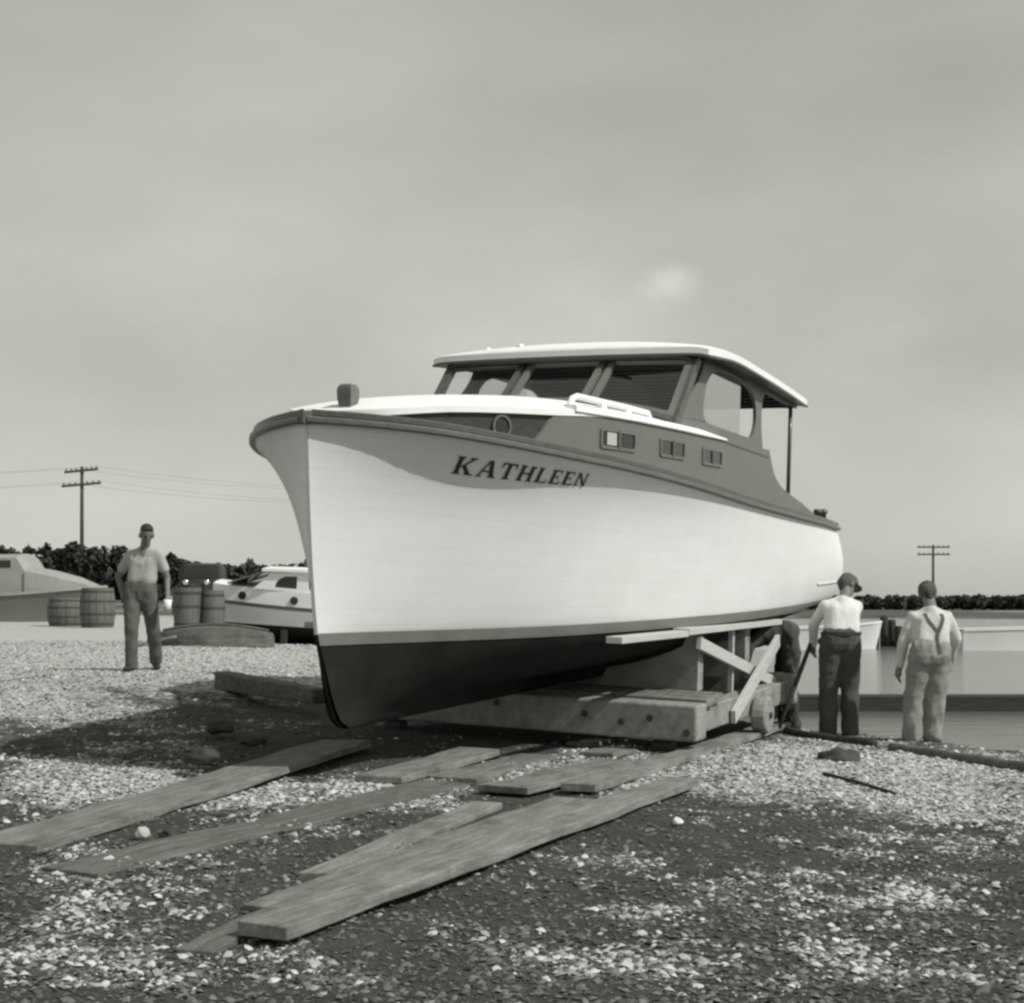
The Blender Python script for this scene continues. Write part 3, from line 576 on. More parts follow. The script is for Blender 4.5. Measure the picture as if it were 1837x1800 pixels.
# painted name on the port bow: slab-serif italic capitals laid on the planking
def letter_strokes(ch):
    V, Hh = .20, .09
    def vs(x, y0=0., y1=1., w=V): return [(x, y0), (x+w, y0), (x+w, y1), (x, y1)]
    def hs(x0, x1, y, t_=Hh): return [(x0, y), (x1, y), (x1, y+t_), (x0, y+t_)]
    def sf(x, y, w=V, e=.09): return hs(x-e, x+w+e, y, .075)
    if ch == 'K': return [vs(.1), sf(.1, 0), sf(.1, .925), [(.30, .42), (.72, .925), (.86, .925), (.42, .42)], hs(.6, .96, .925, .075), [(.36, .52), (.66, 0), (.90, 0), (.50, .62)], hs(.58, 1.0, 0, .075)], 1.02
    if ch == 'A': return [[(.06, 0), (.15, 0), (.50, 1), (.42, 1)], [(.42, 1), (.62, 1), (.93, 0), (.70, 0)], hs(.26, .74, .30, .09), hs(0, .27, 0, .075), hs(.60, 1.0, 0, .075)], 1.02
    if ch == 'T': return [vs(.32), sf(.32, 0), hs(.0, .84, .90, .10), [(.0, .68), (.06, .68), (.09, .92), (.0, .92)], [(.78, .68), (.84, .68), (.84, .92), (.75, .92)]], .88
    if ch == 'H': return [vs(.1), vs(.68), sf(.1, 0), sf(.1, .925), sf(.68, 0), sf(.68, .925), hs(.28, .7, .46)], 1.0
    if ch == 'L': return [vs(.1), sf(.1, .925), hs(.0, .74, 0), [(.66, .0), (.75, 0), (.75, .30), (.71, .30)]], .80
    if ch == 'E': return [vs(.1), hs(.0, .74, 0), hs(.0, .72, .91), hs(.28, .55, .47), [(.67, 0), (.75, 0), (.75, .28), (.71, .28)], [(.65, .72), (.69, .72), (.73, .98), (.65, .98)], [(.50, .36), (.55, .36), (.55, .66), (.50, .66)]], .80
    if ch == 'N': return [vs(.1, w=.10), vs(.74, w=.10), [(.1, 1), (.30, 1), (.84, 0), (.66, 0)], sf(.1, 0, .1), hs(.0, .25, .925, .075), sf(.74, .925, .1)], .98
def name_board(s_a, s_b, drop_a, drop_b, height, slant):
    mb = MB(); txt = 'KATHLEEN'; widths = [letter_strokes(c)[1] for c in txt]; gap = .13; tot = sum(widths)+gap*(len(txt)-1); x0 = 0
    for c in txt:
        st, wd = letter_strokes(c)
        for q in st:
            n = 4; rows = []
            for i in range(n+1):
                r = []
                for j in range(n+1):
                    u, v = i/n, j/n; X = (q[0][0]*(1-u)+q[1][0]*u)*(1-v)+(q[3][0]*(1-u)+q[2][0]*u)*v; Y = (q[0][1]*(1-u)+q[1][1]*u)*(1-v)+(q[3][1]*(1-u)+q[2][1]*u)*v
                    f = (x0+X+slant*(Y-.5))/tot; s = s_a+(s_b-s_a)*f; dr = drop_a+(drop_b-drop_a)*f; hh = HS(s)-dr-(height[0]+(height[1]-height[0])*f)*(1-Y)
                    p = hull.p_at(s, hh); e = .01; dp = (hull.p_at(s, hh+e)-hull.p_at(s, hh-e))/(2*e); k = 1/math.sqrt(1+dp*dp)
                    r.append(L(s-.002, p+.006*k, hh-.006*dp*k))
                rows.append(r)
            mb.grid(rows)
        x0 += wd+gap
    return mb.build('name_lettering', M['letter'], boat)
NAME = (.67, 1.80, .095, .062, (.112, .086), -.22)
name_board(*NAME)

# ------------------------------------------------------------------ cradle under the boat
cradle = empty('boat_cradle', mat=BM); tag(cradle, 'heavy timber cradle with crossed pale braces under the white cruiser', 'cradle')
def cbox(s0, s1, p0, p1, h0, h1, name, m, bevel=.012, parent=cradle):
    mb = MB(); mb.box(s0, s1, -p1, -p0, h0, h1); return mb.build(name, m, parent, bevel=bevel)
fb = cbox(3.34, 3.62, -1.6, 1.6, -.975, -.675, 'cross_beam', M['beam'], .02)
for p, h in ((.62, -.80), (.95, -.845), (1.20, -.80), (-.2, -.76), (1.52, -.9)):
    mb = MB(); mb.lathe(L(3.335, p, h), [(.022, -.004), (.03, -.004), (.03, .01), (.012, .012)], 10, 'x'); mb.build('bolt_head', M['iron'], fb)
for k, (a, b) in enumerate(((3.66, 3.87), (3.885, 4.06), (4.075, 4.265))): cbox(a, b, -1.56, 1.58-.02*k, -.72, -.655+.004*k, 'deck_board', M['wood'], .008)
cbox(6.6, 6.86, -1.6, 1.55, -.975, -.675, 'cross_beam', M['beam'], .02)
for sg in (1, -1):
    cbox(3.64, 7.1, sg*1.40-.09, sg*1.40+.09, -.96, -.74, 'side_timber', M['beam'], .015)
    for s in (4.28, 5.75):
        pts = [(.36, -.655), (1.30, -.655), (1.30, -.17), (1.20, -.15)]
        for d in np.linspace(.12, 1, 9):
            q = hull.bot(s, d)
            if .38 < q[1] < 1.18: pts.append((q[1]+.02, q[2]-.03))
        mb = MB(); mb.panel(pts, [], lambda p, h: L(s, sg*p, h), lambda p, h: L(s+.05, sg*p, h)); mb.build('bilge_panel', M['ply'], cradle)
        cbox(s+.055, s+.155, sg*1.25-.05, sg*1.25+.05, -.655, -.17, 'upright', M['beam'], .008)
    mb = MB(); mb.beam(L(2.14, sg*1.33, -.085), L(3.72, sg*1.33, -.115), .13, .05); mb.build('bearer', M['newwood'], cradle, bevel=.004)
    mb = MB(); mb.beam(L(3.725, sg*1.325, -.10), L(6.75, sg*1.32, -.145), .15, .055); mb.build('bearer', M['newwood'], cradle, bevel=.004)
    mb = MB(); mb.beam(L(4.10, sg*1.36, -.215), L(6.68, sg*1.37, -.775), .045, .105, up=L(0, 0, 1)); mb.build('diagonal_brace', M['newwood'], cradle, bevel=.004)
    mb = MB(); mb.beam(L(6.50, sg*1.42, -.32), L(4.62, sg*1.53, -.90), .045, .125, up=L(0, 0, 1)); mb.build('diagonal_brace', M['newwood'], cradle, bevel=.004)
    mb = MB(); mb.beam(L(5.25, sg*1.31, -.15), L(5.25, sg*1.31, -.74), .045, .045, up=(1, 0, 0)); mb.build('strut', M['newwood'], cradle)
    w = MB(); w.lathe(L(5.42, sg*1.52, -.955), [(.03, -.13), (.16, -.13), (.175, -.11), (.175, .0), (.16, .015), (.03, .02)], 18, 'y'); wh = w.build('wheel', M['beam'], cradle, bevel=.01)
    h_ = MB(); h_.lathe(L(5.42, sg*1.52-sg*0, -.955), [(.025, -.15), (.03, -.15), (.03, .04), (.02, .045)], 10, 'y'); h_.build('axle', M['iron'], wh)
    w = MB(); w.lathe(L(3.50, sg*1.28, -1.045), [(.02, -.08), (.07, -.08), (.07, .08), (.02, .08)], 16, 'y'); w.build('roller', M['iron'], cradle, smooth=False)
    w = MB(); w.lathe(L(6.72, sg*1.28, -1.06), [(.02, -.08), (.09, -.08), (.09, .08), (.02, .08)], 16, 'y'); w.build('roller', M['iron'], cradle)
mb = MB(); mb.box(3.30, 3.64, -1.575, -1.38, -1.13, -1.115); mb.build('shoe', M['iron'], cradle)

# ------------------------------------------------------------------ planks on the ground (photo corners: far-left, near-left, near-right, far-right; lift above ground)
PL = [
 ('long grey plank at far left, half in the shadow of the bow', 'wood', (0, 1494), (0, 1538), (650, 1334), (600, 1322), .03, .05),
 ('long plank in front of the bow shadow, its left end sinking into soil', 'wood3', (120, 1552), (130, 1572), (862, 1408), (745, 1394), .025, .045),
 ('wide plank lying just clear of the shadow below the keel', 'wood2', (590, 1388), (770, 1394), (945, 1343), (780, 1342), .07, .05),
 ('plank tucked beside the wide plank under the keel', 'wood', (770, 1391), (852, 1397), (996, 1357), (925, 1348), .03, .04),
 ('short plank with a dark gap beneath, middle of the heap', 'wood', (860, 1403), (945, 1417), (1136, 1367), (1083, 1359), .07, .045),
 ('long plank running from the heap past the cradle to the water edge', 'wood2', (1000, 1403), (1074, 1413), (1408, 1299), (1385, 1294), .075, .05),
 ('narrow plank at the back of the foreground bundle', 'wood2', (545, 1563), (592, 1574), (886, 1451), (856, 1429), .03, .045),
 ('wide middle plank of the foreground bundle', 'wood', (452, 1630), (520, 1618), (1079, 1437), (985, 1425), .035, .05),
 ('long plank nearest the camera, its near end raised off the soil', 'wood2', (440, 1652), (500, 1664), (1240, 1403), (1208, 1386), .085, .055),
 ('plank end showing under the foreground bundle at lower left', 'wood3', (322, 1696), (368, 1706), (560, 1622), (520, 1606), .02, .04),
 ('stub of board in the dark gap below the cradle beam', 'wood2', (1030, 1328), (1055, 1336), (1095, 1328), (1060, 1321), .03, .04),
 ('short offcut lying below the cradle beam', 'wood', (1055, 1345), (1085, 1355), (1130, 1347), (1100, 1337), .04, .04)]
PW_ = {'narrow plank at the back': .20, 'wide middle plank': .29, 'long plank nearest': .22, 'long grey plank at far left': .42}
for lab, mt, fl, nl, nr_, fr, lift, thick in PL:
    c = [at(*q, .1+lift) for q in (fl, nl, nr_, fr)]
    c = [at(*q, gz(w.x, w.y)+lift) for q, w in zip((fl, nl, nr_, fr), c)]
    a = (c[0]+c[1])/2; b = (c[2]+c[3])/2; d = (b-a).normalized(); sd = Vector((d.y, -d.x, 0)).normalized()
    w = .5*(abs((c[1]-c[0]).dot(sd))+abs((c[2]-c[3]).dot(sd))); w = min(max(w, .12), .36); w = next((v for k_, v in PW_.items() if lab.startswith(k_)), w); ln = (b-a).length
    mb = MB(); n = max(2, int(ln/.35)); rows = []; r_ = random.Random(lab)
    for i in range(n+1):
        x = ln*i/n-ln/2; wig = (r_.random()-.5)*.012; sag = (r_.random()-.5)*.014; ww = w/2+(r_.random()-.5)*.012
        rows.append([(x, -ww+wig, -thick+sag), (x, ww+wig, -thick+sag), (x, ww+wig, sag+(r_.random()-.5)*.012), (x, -ww+wig, sag+(r_.random()-.5)*.012)])
    mb.grid(rows, True); mb.f.append((0, 1, 2, 3)); k = len(mb.v)-4; mb.f.append((k, k+1, k+2, k+3))
    o = mb.build('plank', M[mt], None, bevel=.006); rot = Matrix((d, Vector((-d.y, d.x, 0)).normalized(), d.cross(Vector((-d.y, d.x, 0)).normalized()))).transposed().to_4x4()
    o.matrix_world = Matrix.Translation((a+b)/2) @ rot; tag(o, lab, 'plank', 'loose planks on the ground')

# ------------------------------------------------------------------ loose shells and pebbles
def scatter(name, n, mask_pow, smin, smax, tone, flat, label, cat, seed, lo=0.0):
    r = np.random.default_rng(seed); u = r.random(n); y0, y1 = 3.7, 30.0; e = -.35
    Y = (y0**e+u*(y1**e-y0**e))**(1/e); X = (r.random(n)*2-1)*.40*Y
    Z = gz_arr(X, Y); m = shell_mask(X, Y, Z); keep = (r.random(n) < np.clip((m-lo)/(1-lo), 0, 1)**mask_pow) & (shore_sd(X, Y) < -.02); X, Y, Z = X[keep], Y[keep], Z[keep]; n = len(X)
    k = 6; an = r.random((n, 1))*6.28+np.arange(k)[None, :]*2*math.pi/k; rad = (smin+(smax-smin)*r.random((n, 1))**2.2)*(.65+.7*r.random((n, k))); asp = .55+.45*r.random((n, 1))
    ox = np.cos(an)*rad; oy = np.sin(an)*rad*asp; ro = r.random((n, 1))*6.28; px = ox*np.cos(ro)-oy*np.sin(ro); py = ox*np.sin(ro)+oy*np.cos(ro)
    tx = (r.random((n, 1))-.5)*flat; ty = (r.random((n, 1))-.5)*flat; pz = px*tx+py*ty
    V = np.zeros((n, k+1, 3)); V[:, :k, 0] = X[:, None]+px; V[:, :k, 1] = Y[:, None]+py; V[:, :k, 2] = Z[:, None]+pz+.004
    V[:, k, 0] = X; V[:, k, 1] = Y; V[:, k, 2] = Z+rad.mean(1)*(.25+.45*r.random(n))+.004
    Fc = np.stack([np.arange(k), (np.arange(k)+1) % k, np.full(k, k)], -1)[None]+(np.arange(n)*(k+1))[:, None, None]
    me = bpy.data.meshes.new(name); me.vertices.add(n*(k+1)); me.vertices.foreach_set('co', V.ravel().astype(np.float32)); Fc = Fc.reshape(-1, 3); me.loops.add(Fc.size); me.loops.foreach_set('vertex_index', Fc.ravel().astype(np.int32))
    me.polygons.add(len(Fc)); me.polygons.foreach_set('loop_start', (np.arange(len(Fc))*3).astype(np.int32)); me.polygons.foreach_set('loop_total', np.full(len(Fc), 3, np.int32)); me.update(calc_edges=True); me.shade_smooth()
    tv = np.repeat(tone[0]+(tone[1]-tone[0])*r.random(n), k+1); a = me.attributes.new('tone', 'FLOAT', 'POINT'); a.data.foreach_set('value', tv.astype(np.float32))
    mt = bpy.data.materials.new(name+'_surface'); mt.use_nodes = True; t = mt.node_tree; b = t.nodes['Principled BSDF']; b.inputs['Roughness'].default_value = .8; b.inputs['Specular IOR Level'].default_value = .2
    aa = t.nodes.new('ShaderNodeAttribute'); aa.attribute_name = 'tone'; tc = t.nodes.new('ShaderNodeMixRGB'); tc.blend_type = 'MULTIPLY'; tc.inputs[0].default_value = 1; tc.inputs[2].default_value = g(1.0); t.links.new(aa.outputs['Fac'], tc.inputs[1]); t.links.new(tc.outputs[0], b.inputs['Base Color'])
    me.materials.append(mt); o = bpy.data.objects.new(name, me); COL.objects.link(o); return tag(o, label, cat, kind='stuff')
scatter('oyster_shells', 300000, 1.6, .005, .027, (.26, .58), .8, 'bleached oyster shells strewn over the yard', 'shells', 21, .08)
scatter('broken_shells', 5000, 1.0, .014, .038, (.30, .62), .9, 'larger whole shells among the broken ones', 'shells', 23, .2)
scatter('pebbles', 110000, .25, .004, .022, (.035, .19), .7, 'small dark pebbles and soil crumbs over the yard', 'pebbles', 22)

# ------------------------------------------------------------------ rocks, logs, sticks
def rock(x, y, w, h, label, name='rock', m='rock', seed=0, depth=None):
    c = at(x, y, 0); c = at(x, y, gz(c.x, c.y)); sc = c.y/F; wx, wz = w*sc/2, h*sc; bm = bmesh.new(); bmesh.ops.create_icosphere(bm, subdivisions=3, radius=1)
    from mathutils import noise
    for v in bm.verts:
        k = 1+.45*noise.noise(v.co*1.3+Vector((seed, 0, 0)))+.16*noise.noise(v.co*4+Vector((0, seed, 0))); v.co *= k; v.co.x *= wx; v.co.y *= (depth or wx*.8); v.co.z = v.co.z*wz*.5+wz*.3
    me = bpy.data.meshes.new(name); bm.to_mesh(me); bm.free(); me.materials.append(M[m]); me.shade_smooth(); o = bpy.data.objects.new(name, me); COL.objects.link(o); o.location = c; tag(o, label, 'rock', 'dark lumps on the ground'); return o
rock(1502, 1370, 76, 34, 'dark sausage-shaped rock on white shells at right', seed=1)
rock(362, 1366, 56, 34, 'dark lump at the near edge of the bow shadow', seed=2)
rock(395, 1312, 52, 26, 'dark lump in the middle of the bow shadow', seed=3)
rock(455, 1335, 40, 18, 'small dark lump inside the bow shadow, nearest the keel', seed=4)
rock(305, 1502, 34, 22, 'small dark rock between the two left planks', seed=5)
rock(1216, 1478, 18, 14, 'bright white stone on dark soil right of the planks', m='white', seed=6)
rock(255, 1502, 26, 22, 'pale round stone between the two left planks', m='newwood', seed=8)
def log(p, r, name, label, cat, m, n=10, lift=.0, sag=0, group=None, z=None):
    pts = []
    for i, q in enumerate(p):
        w = at(*q, 0); zz = gz(w.x, w.y) if z is None else z; pts.append(at(*q, zz+r*.6+lift))
    mb = MB(); pp = catmull([tuple(q) for q in pts], 5); rr = [r*(1+.12*math.sin(i*1.7)) for i in range(len(pp))]; mb.tube(pp, rr, n); o = mb.build(name, M[m], None, smooth=True); return tag(o, label, cat, group)
log([(1600, 1343), (1680, 1354), (1800, 1372), (1900, 1386)], .05, 'log', 'dark round log lying in front of the man with suspenders', 'log', 'wood3')
log([(1410, 1312), (1480, 1324), (1570, 1334)], .045, 'timber_edging', 'low timber edging along the water under the men', 'timber', 'darkwood', 6)
log([(1478, 1388), (1540, 1404), (1605, 1424)], .014, 'stick', 'thin dark stick on shells below the rock', 'stick', 'darkwood', 6)
mb = MB(); a = at(398, 1232, .42); b = at(575, 1262, .34); mb.beam(a+Vector((0, 0, .07)), b+Vector((0, 0, .07)), .20, .20, w2=.18, h2=.15); tag(mb.build('timber_block', M['wood3'], None, bevel=.02), 'dark squared timber lying in the bow shadow', 'timber')
mb = MB(); a = at(300, 1228, .4); b = at(400, 1216, .46); mb.beam(a+Vector((0, 0, .03)), b+Vector((0, 0, .04)), .10, .07); tag(mb.build('driftwood', M['darkwood'], None, bevel=.015), 'thin dark driftwood piece left of the squared timber', 'driftwood')

# ------------------------------------------------------------------ people
from mathutils import noise as mnoise
def capsule(mb, a, b, ra, rb, n=12):
    a = Vector(a); b = Vector(b); d = b-a
    if d.length < 1e-5: d = Vector((0, 0, 1e-4)); b = a+d
    dn = d.normalized(); ref = Vector((0, 0, 1)) if abs(dn.z) < .9 else Vector((0, 1, 0)); x = dn.cross(ref).normalized(); y = x.cross(dn); rows = []
    for an in (-80, -50, -20): rows.append((a+dn*ra*math.sin(math.radians(an)), ra*math.cos(math.radians(an))))
    rows += [(a, ra), (b, rb)]
    for an in (20, 50, 80): rows.append((b+dn*rb*math.sin(math.radians(an)), rb*math.cos(math.radians(an))))
    b0 = len(mb.v); mb.grid([[c+(x*math.cos(2*math.pi*k/n)+y*math.sin(2*math.pi*k/n))*r for k in range(n)] for c, r in rows], True)
    mb.f.append(tuple(b0+k for k in range(n))); mb.f.append(tuple(b0+7*n+k for k in range(n)))
def blob(caps, name, m, parent, voxel=.010, smooth=4, fold=0, fscale=9, cut=None, inv=False):
    mb = MB()
    for cp in caps: capsule(mb, *cp)
    o = mb.build(name, m, None); md = o.modifiers.new('r', 'REMESH'); md.mode = 'VOXEL'; md.voxel_size = voxel; ms = o.modifiers.new('s', 'SMOOTH'); ms.factor = .5; ms.iterations = smooth
    dg = bpy.context.evaluated_depsgraph_get(); me = bpy.data.meshes.new_from_object(o.evaluated_get(dg)); old = o.data; o.modifiers.clear(); o.data = me; bpy.data.meshes.remove(old)
    if fold:
        nn = [v.normal.copy() for v in me.vertices]
        for v, q in zip(me.vertices, nn):
            c = v.co; n1_ = mnoise.noise(Vector((c.x*fscale+c.z*2.5, c.y*fscale, c.z*fscale*.6-c.x*3))); n2_ = mnoise.noise(Vector((c.x*fscale*1.9-c.z*6, c.y*fscale*1.9, c.z*fscale*1.2+7))); k = 1.5*(.35-abs(n1_)*1.6)+.9*(.3-abs(n2_)*1.5); v.co = c+q*fold*1.25*k
    me.shade_smooth(); o.name = name; me.name = name
    if not me.materials: me.materials.append(m)
    o.parent = parent; return o
def vlerp(a, b, t): return Vector(a)*(1-t)+Vector(b)*t
def hand(caps, wrist, d, side, curl):
    d = Vector(d).normalized(); side = Vector(side).normalized(); pal = d.cross(side).normalized(); w = Vector(wrist)
    caps.append((w, w+d*.075, .030, .034)); caps.append((w+side*.015, w+d*.08+side*.024, .024, .024)); caps.append((w-side*.015, w+d*.08-side*.024, .024, .022))
    for k, (off, ln) in enumerate(((.030, .068), (.010, .078), (-.011, .072), (-.031, .056))):
        b0 = w+d*.085+side*off; b1 = b0+(d*math.cos(curl*.5)+pal*math.sin(curl*.5))*ln*.5; b2 = b1+(d*math.cos(curl)+pal*math.sin(curl))*ln*.5; caps.append((b0, b1, .0105, .0095)); caps.append((b1, b2, .0095, .008))
    tb = w+d*.03+side*.030; t1 = tb+(d*.6+side*.7+pal*.3).normalized()*.04; t2 = t1+(d*.9+side*.2+pal*.3).normalized()*.03; caps.append((tb, t1, .013, .011)); caps.append((t1, t2, .011, .009))
def person(label, base, J, shirt, trouser, sleeve=.5, headgear='hair', face=None, baggy=0.0, rz=0, body_skin='skin', fold=.0035):
    root = empty('person', base); tag(root, label, 'person')
    V = {k: Vector(v) for k, v in J.items()}; hd, nk, ch, pv = V['head'], V['neck'], V['chest'], V['pelvis']; lat = (V['shr']-V['shl']).normalized(); fdir = Vector(face).normalized(); hup = (hd-nk).normalized(); hr_ = fdir.cross(hup).normalized()
    caps = []
    # head
    caps += [(hd+hup*.045-fdir*.018, hd+hup*.035+fdir*.01, .080, .078), (hd+hup*.0, hd-hup*.055+fdir*.030, .070, .052), (hd-hup*.085+fdir*.052, hd-hup*.07+fdir*.02, .030, .045),
             (hd+hup*.012+fdir*.088, hd-hup*.022+fdir*.104, .009, .014), (hd+hup*.03+fdir*.066+hr_*.03, hd+hup*.03+fdir*.066-hr_*.03, .018, .018), (nk, hd-hup*.04-fdir*.01, .060, .055)]
    for sg in (1, -1): caps.append((hd+hr_*sg*.078+hup*.012-fdir*.005, hd+hr_*sg*.080-hup*.03-fdir*.0, .016, .011))
    caps += [(V['shl'], V['shr'], .055, .055), (nk-hup*.02, ch, .07, .1), (ch-lat*.06, pv-lat*.05, .095, .09), (ch+lat*.06, pv+lat*.05, .095, .09)]
    for sd_ in 'lr':
        caps += [(V['sh'+sd_], V['el'+sd_], .048, .038), (V['el'+sd_], V['wr'+sd_], .037, .026), (V['hip'+sd_], V['kn'+sd_], .075, .052), (V['kn'+sd_], V['an'+sd_], .05, .035)]
        fa = (V['wr'+sd_]-V['el'+sd_]).normalized(); sidev = Vector(J.get('thumb'+sd_, fdir)); sidev = (sidev-fa*sidev.dot(fa)).normalized(); hand(caps, V['wr'+sd_], fa, sidev, J.get('curl'+sd_, (.7,))[0] if isinstance(J.get('curl'+sd_, .7), tuple) else .7)
    blob(caps, 'body', M[body_skin], root, .0075, 3)
    # eyes, mouth
    for sg in (1, -1):
        e = MB(); e.lathe(hd+hup*.008+fdir*.076+hr_*sg*.030, [(.003, -.007), (.011, -.004), (.011, .004), (.003, .007)], 8); e.build('eye', M['hair'], root, smooth=True)
    # shirt
    wst = pv+Vector((0, 0, .07)); sc = [(V['shl']-Vector((0, 0, .01)), V['shr']-Vector((0, 0, .01)), .066, .066), (nk-hup*.045, ch, .075, .115)]
    for u in (-1, -.5, 0, .5, 1):
        sc += [(ch+lat*.072*u+Vector((0, 0, .02)), vlerp(ch, pv, .55)+lat*.068*u, .102, .110+baggy*.22), (vlerp(ch, pv, .55)+lat*.068*u, wst+lat*.068*u, .110+baggy*.22, .098)]
    sc += [(ch-lat*.08, V['shl'], .09, .066), (ch+lat*.08, V['shr'], .09, .066), (nk-hup*.02, V['shl'], .055, .055), (nk-hup*.02, V['shr'], .055, .055)]
    for sd_ in 'lr':
        s_, e_, w_ = V['sh'+sd_], V['el'+sd_], V['wr'+sd_]
        if sleeve <= 1: sc.append((s_, vlerp(s_, e_, sleeve), .066, .063))
        else: sc += [(s_, e_, .066, .056), (e_, vlerp(e_, w_, sleeve-1), .056, .044)]
    shirt_o = blob(sc, 'shirt', M[shirt], root, .010, 22, fold, 6)
    # trousers
    ts = [(pv+lat*.075+Vector((0, 0, .045)), pv-lat*.075+Vector((0, 0, .05)), .119+baggy*.35, .119+baggy*.35), (pv+lat*.07, pv-lat*.07, .122+baggy*.4, .122+baggy*.4), (V['hipl'], V['hipr'], .11+baggy*.3, .11+baggy*.3)]
    for sd_ in 'lr': ts += [(V['hip'+sd_], V['kn'+sd_], .105+baggy*.6, .076+baggy), (V['kn'+sd_], V['an'+sd_]+Vector((0, 0, -.02)), .074+baggy, .068+baggy)]
    tr_o = blob(ts, 'trousers', M[trouser], root, .010, 14, fold*1.6, 7); V['_shirt'] = shirt_o; V['_tr'] = tr_o
    for sd_ in 'lr':
        an, toe = V['an'+sd_], V['toe'+sd_]; blob([(Vector((an.x, an.y, .04)), Vector((toe.x, toe.y, .033)), .042, .036), (Vector((an.x, an.y, .04)), an, .042, .045), (vlerp((an.x, an.y, .03), (toe.x, toe.y, .03), .5), Vector((toe.x, toe.y, .026)), .04, .03)], 'shoe', M['dark'], root, .012, 3)
    if headgear == 'hair':
        blob([(hd+hup*.064-fdir*.028, hd+hup*.070+fdir*.006, .080, .070), (hd+hup*.02-fdir*.045, hd-hup*.03-fdir*.045, .064, .045), (hd+hup*.092+fdir*.035+hr_*.03, hd+hup*.092+fdir*.035-hr_*.03, .034, .034)], 'hair', M['hair'], root, .009, 3, .004, 30)
    else:
        cp = blob([(hd+hup*.075-fdir*.02, hd+hup*.07+fdir*.02, .088, .082), (hd+hup*.04-fdir*.03, hd+hup*.045+fdir*.03, .088, .084)], 'cap', M['cap'], root, .009, 3, .004, 14)
        bm_ = MB(); rows = []
        for r0, dz in ((.0, .0), (.06, -.006), (.105, -.02)): rows.append([hd+hup*(.022+dz)+fdir*(.078*math.cos(a)+r0*max(.0, math.cos(a)))+hr_*(.078+r0*.15)*math.sin(a) for a in np.linspace(-1.25, 1.25, 13)])
        low = [[q-hup*.008 for q in r] for r in rows]; bm_.grid(rows); bm_.grid(low); bm_.grid([rows[-1], low[-1]]); bm_.build('brim', M['cap'], cp, smooth=True)
        blob([(hd-fdir*.055-hup*.005, hd-fdir*.045-hup*.055, .05, .035)], 'hair', M['hair'], root, .009, 2, .003, 30)
    return root, V
# man on the shell bank at left, facing the camera
lm = at(247, 1204, .52); lm = at(247, 1204, gz(lm.x, lm.y)); k = 1.0
lman, V = person('young man in pale short-sleeved shirt and dark trousers walking on the shells', lm, dict(
    head=(.125, -.08, 1.60), neck=(.09, -.015, 1.455), chest=(.075, 0, 1.26), pelvis=(.035, .0, .95), shl=(-.085, .02, 1.375), shr=(.255, -.03, 1.38), ell=(-.265, .12, 1.12), wrl=(-.20, .10, .89), elr=(.345, .03, 1.10), wrr=(.375, -.10, .86),
    hipl=(-.055, 0, .90), hipr=(.125, .0, .90), knl=(-.06, -.06, .49), knr=(.17, .06, .48), anl=(-.075, .0, .08), anr=(.135, .34, .13), toel=(-.10, -.16, .03), toer=(.19, .20, .03), thumbr=(0, -1, 0), thumbl=(0, -1, 0)), 'shirtg', 'trg', .62, 'hair', (.42, -.85, -.30), .008)
mb = MB(); mb.lathe(Vector(lm)+Vector((.39, -.155, .735)), [(.036, 0), (.042, .005), (.05, .11), (.047, .11), (.04, .012)], 16); tag(mb.build('cup', M['white'], None, smooth=True), 'white cup held by the young man at left', 'cup')
# man in white shirt with a cap, back turned, prying with a bar
m1 = at(1510, 1322, 0)
man1, V1 = person('man in white shirt, dark trousers and cap seen from behind, leaning over a bar', m1, dict(
    head=(.10, .20, 1.49), neck=(.05, .10, 1.375), chest=(.015, .05, 1.22), pelvis=(-.012, -.02, .93), shl=(-.145, .09, 1.30), shr=(.175, .11, 1.295), ell=(-.235, .22, 1.10), wrl=(-.215, .34, .90), elr=(.17, .30, 1.10), wrr=(-.03, .42, .98),
    hipl=(-.11, 0, .87), hipr=(.08, 0, .87), knl=(-.125, .03, .47), knr=(.09, .05, .47), anl=(-.135, .0, .08), anr=(.085, .0, .08), toel=(-.16, .16, .03), toer=(.10, .17, .03), thumbl=(0, 0, 1), thumbr=(0, 0, 1)), 'shirtw', 'trd', 2.0, 'cap', (.85, .45, -.22), .022)
mb = MB(); lat1 = (V1['shr']-V1['shl']).normalized(); lat1.z = 0; fw1 = Vector((-lat1.y, lat1.x, 0)); c1 = V1['pelvis']+Vector((0, 0, .095))
mb.grid([[c1+lat1*math.cos(a)*(.197+o_)+fw1*math.sin(a)*(.130+o_)+Vector((0, 0, z_)) for a in np.linspace(0, 2*math.pi, 41)] for z_, o_ in ((-.018, -.02), (-.018, .006), (.018, .006), (.018, -.02))]); mb.build('belt', M['dark'], man1, auto=40)
mb = MB(); b0 = Vector(m1)+V1['wrl']+Vector((.02, .03, .12)); e0 = Vector(at(1398, 1306, .1)); mb.tube([b0+(b0-e0).normalized()*.1, vlerp(b0, e0, .5), e0], [.022, .024, .018], 8); tag(mb.build('pry_bar', M['darkwood'], None, smooth=True), 'dark wooden pry bar slanting from the white-shirted man to the ground', 'pole')
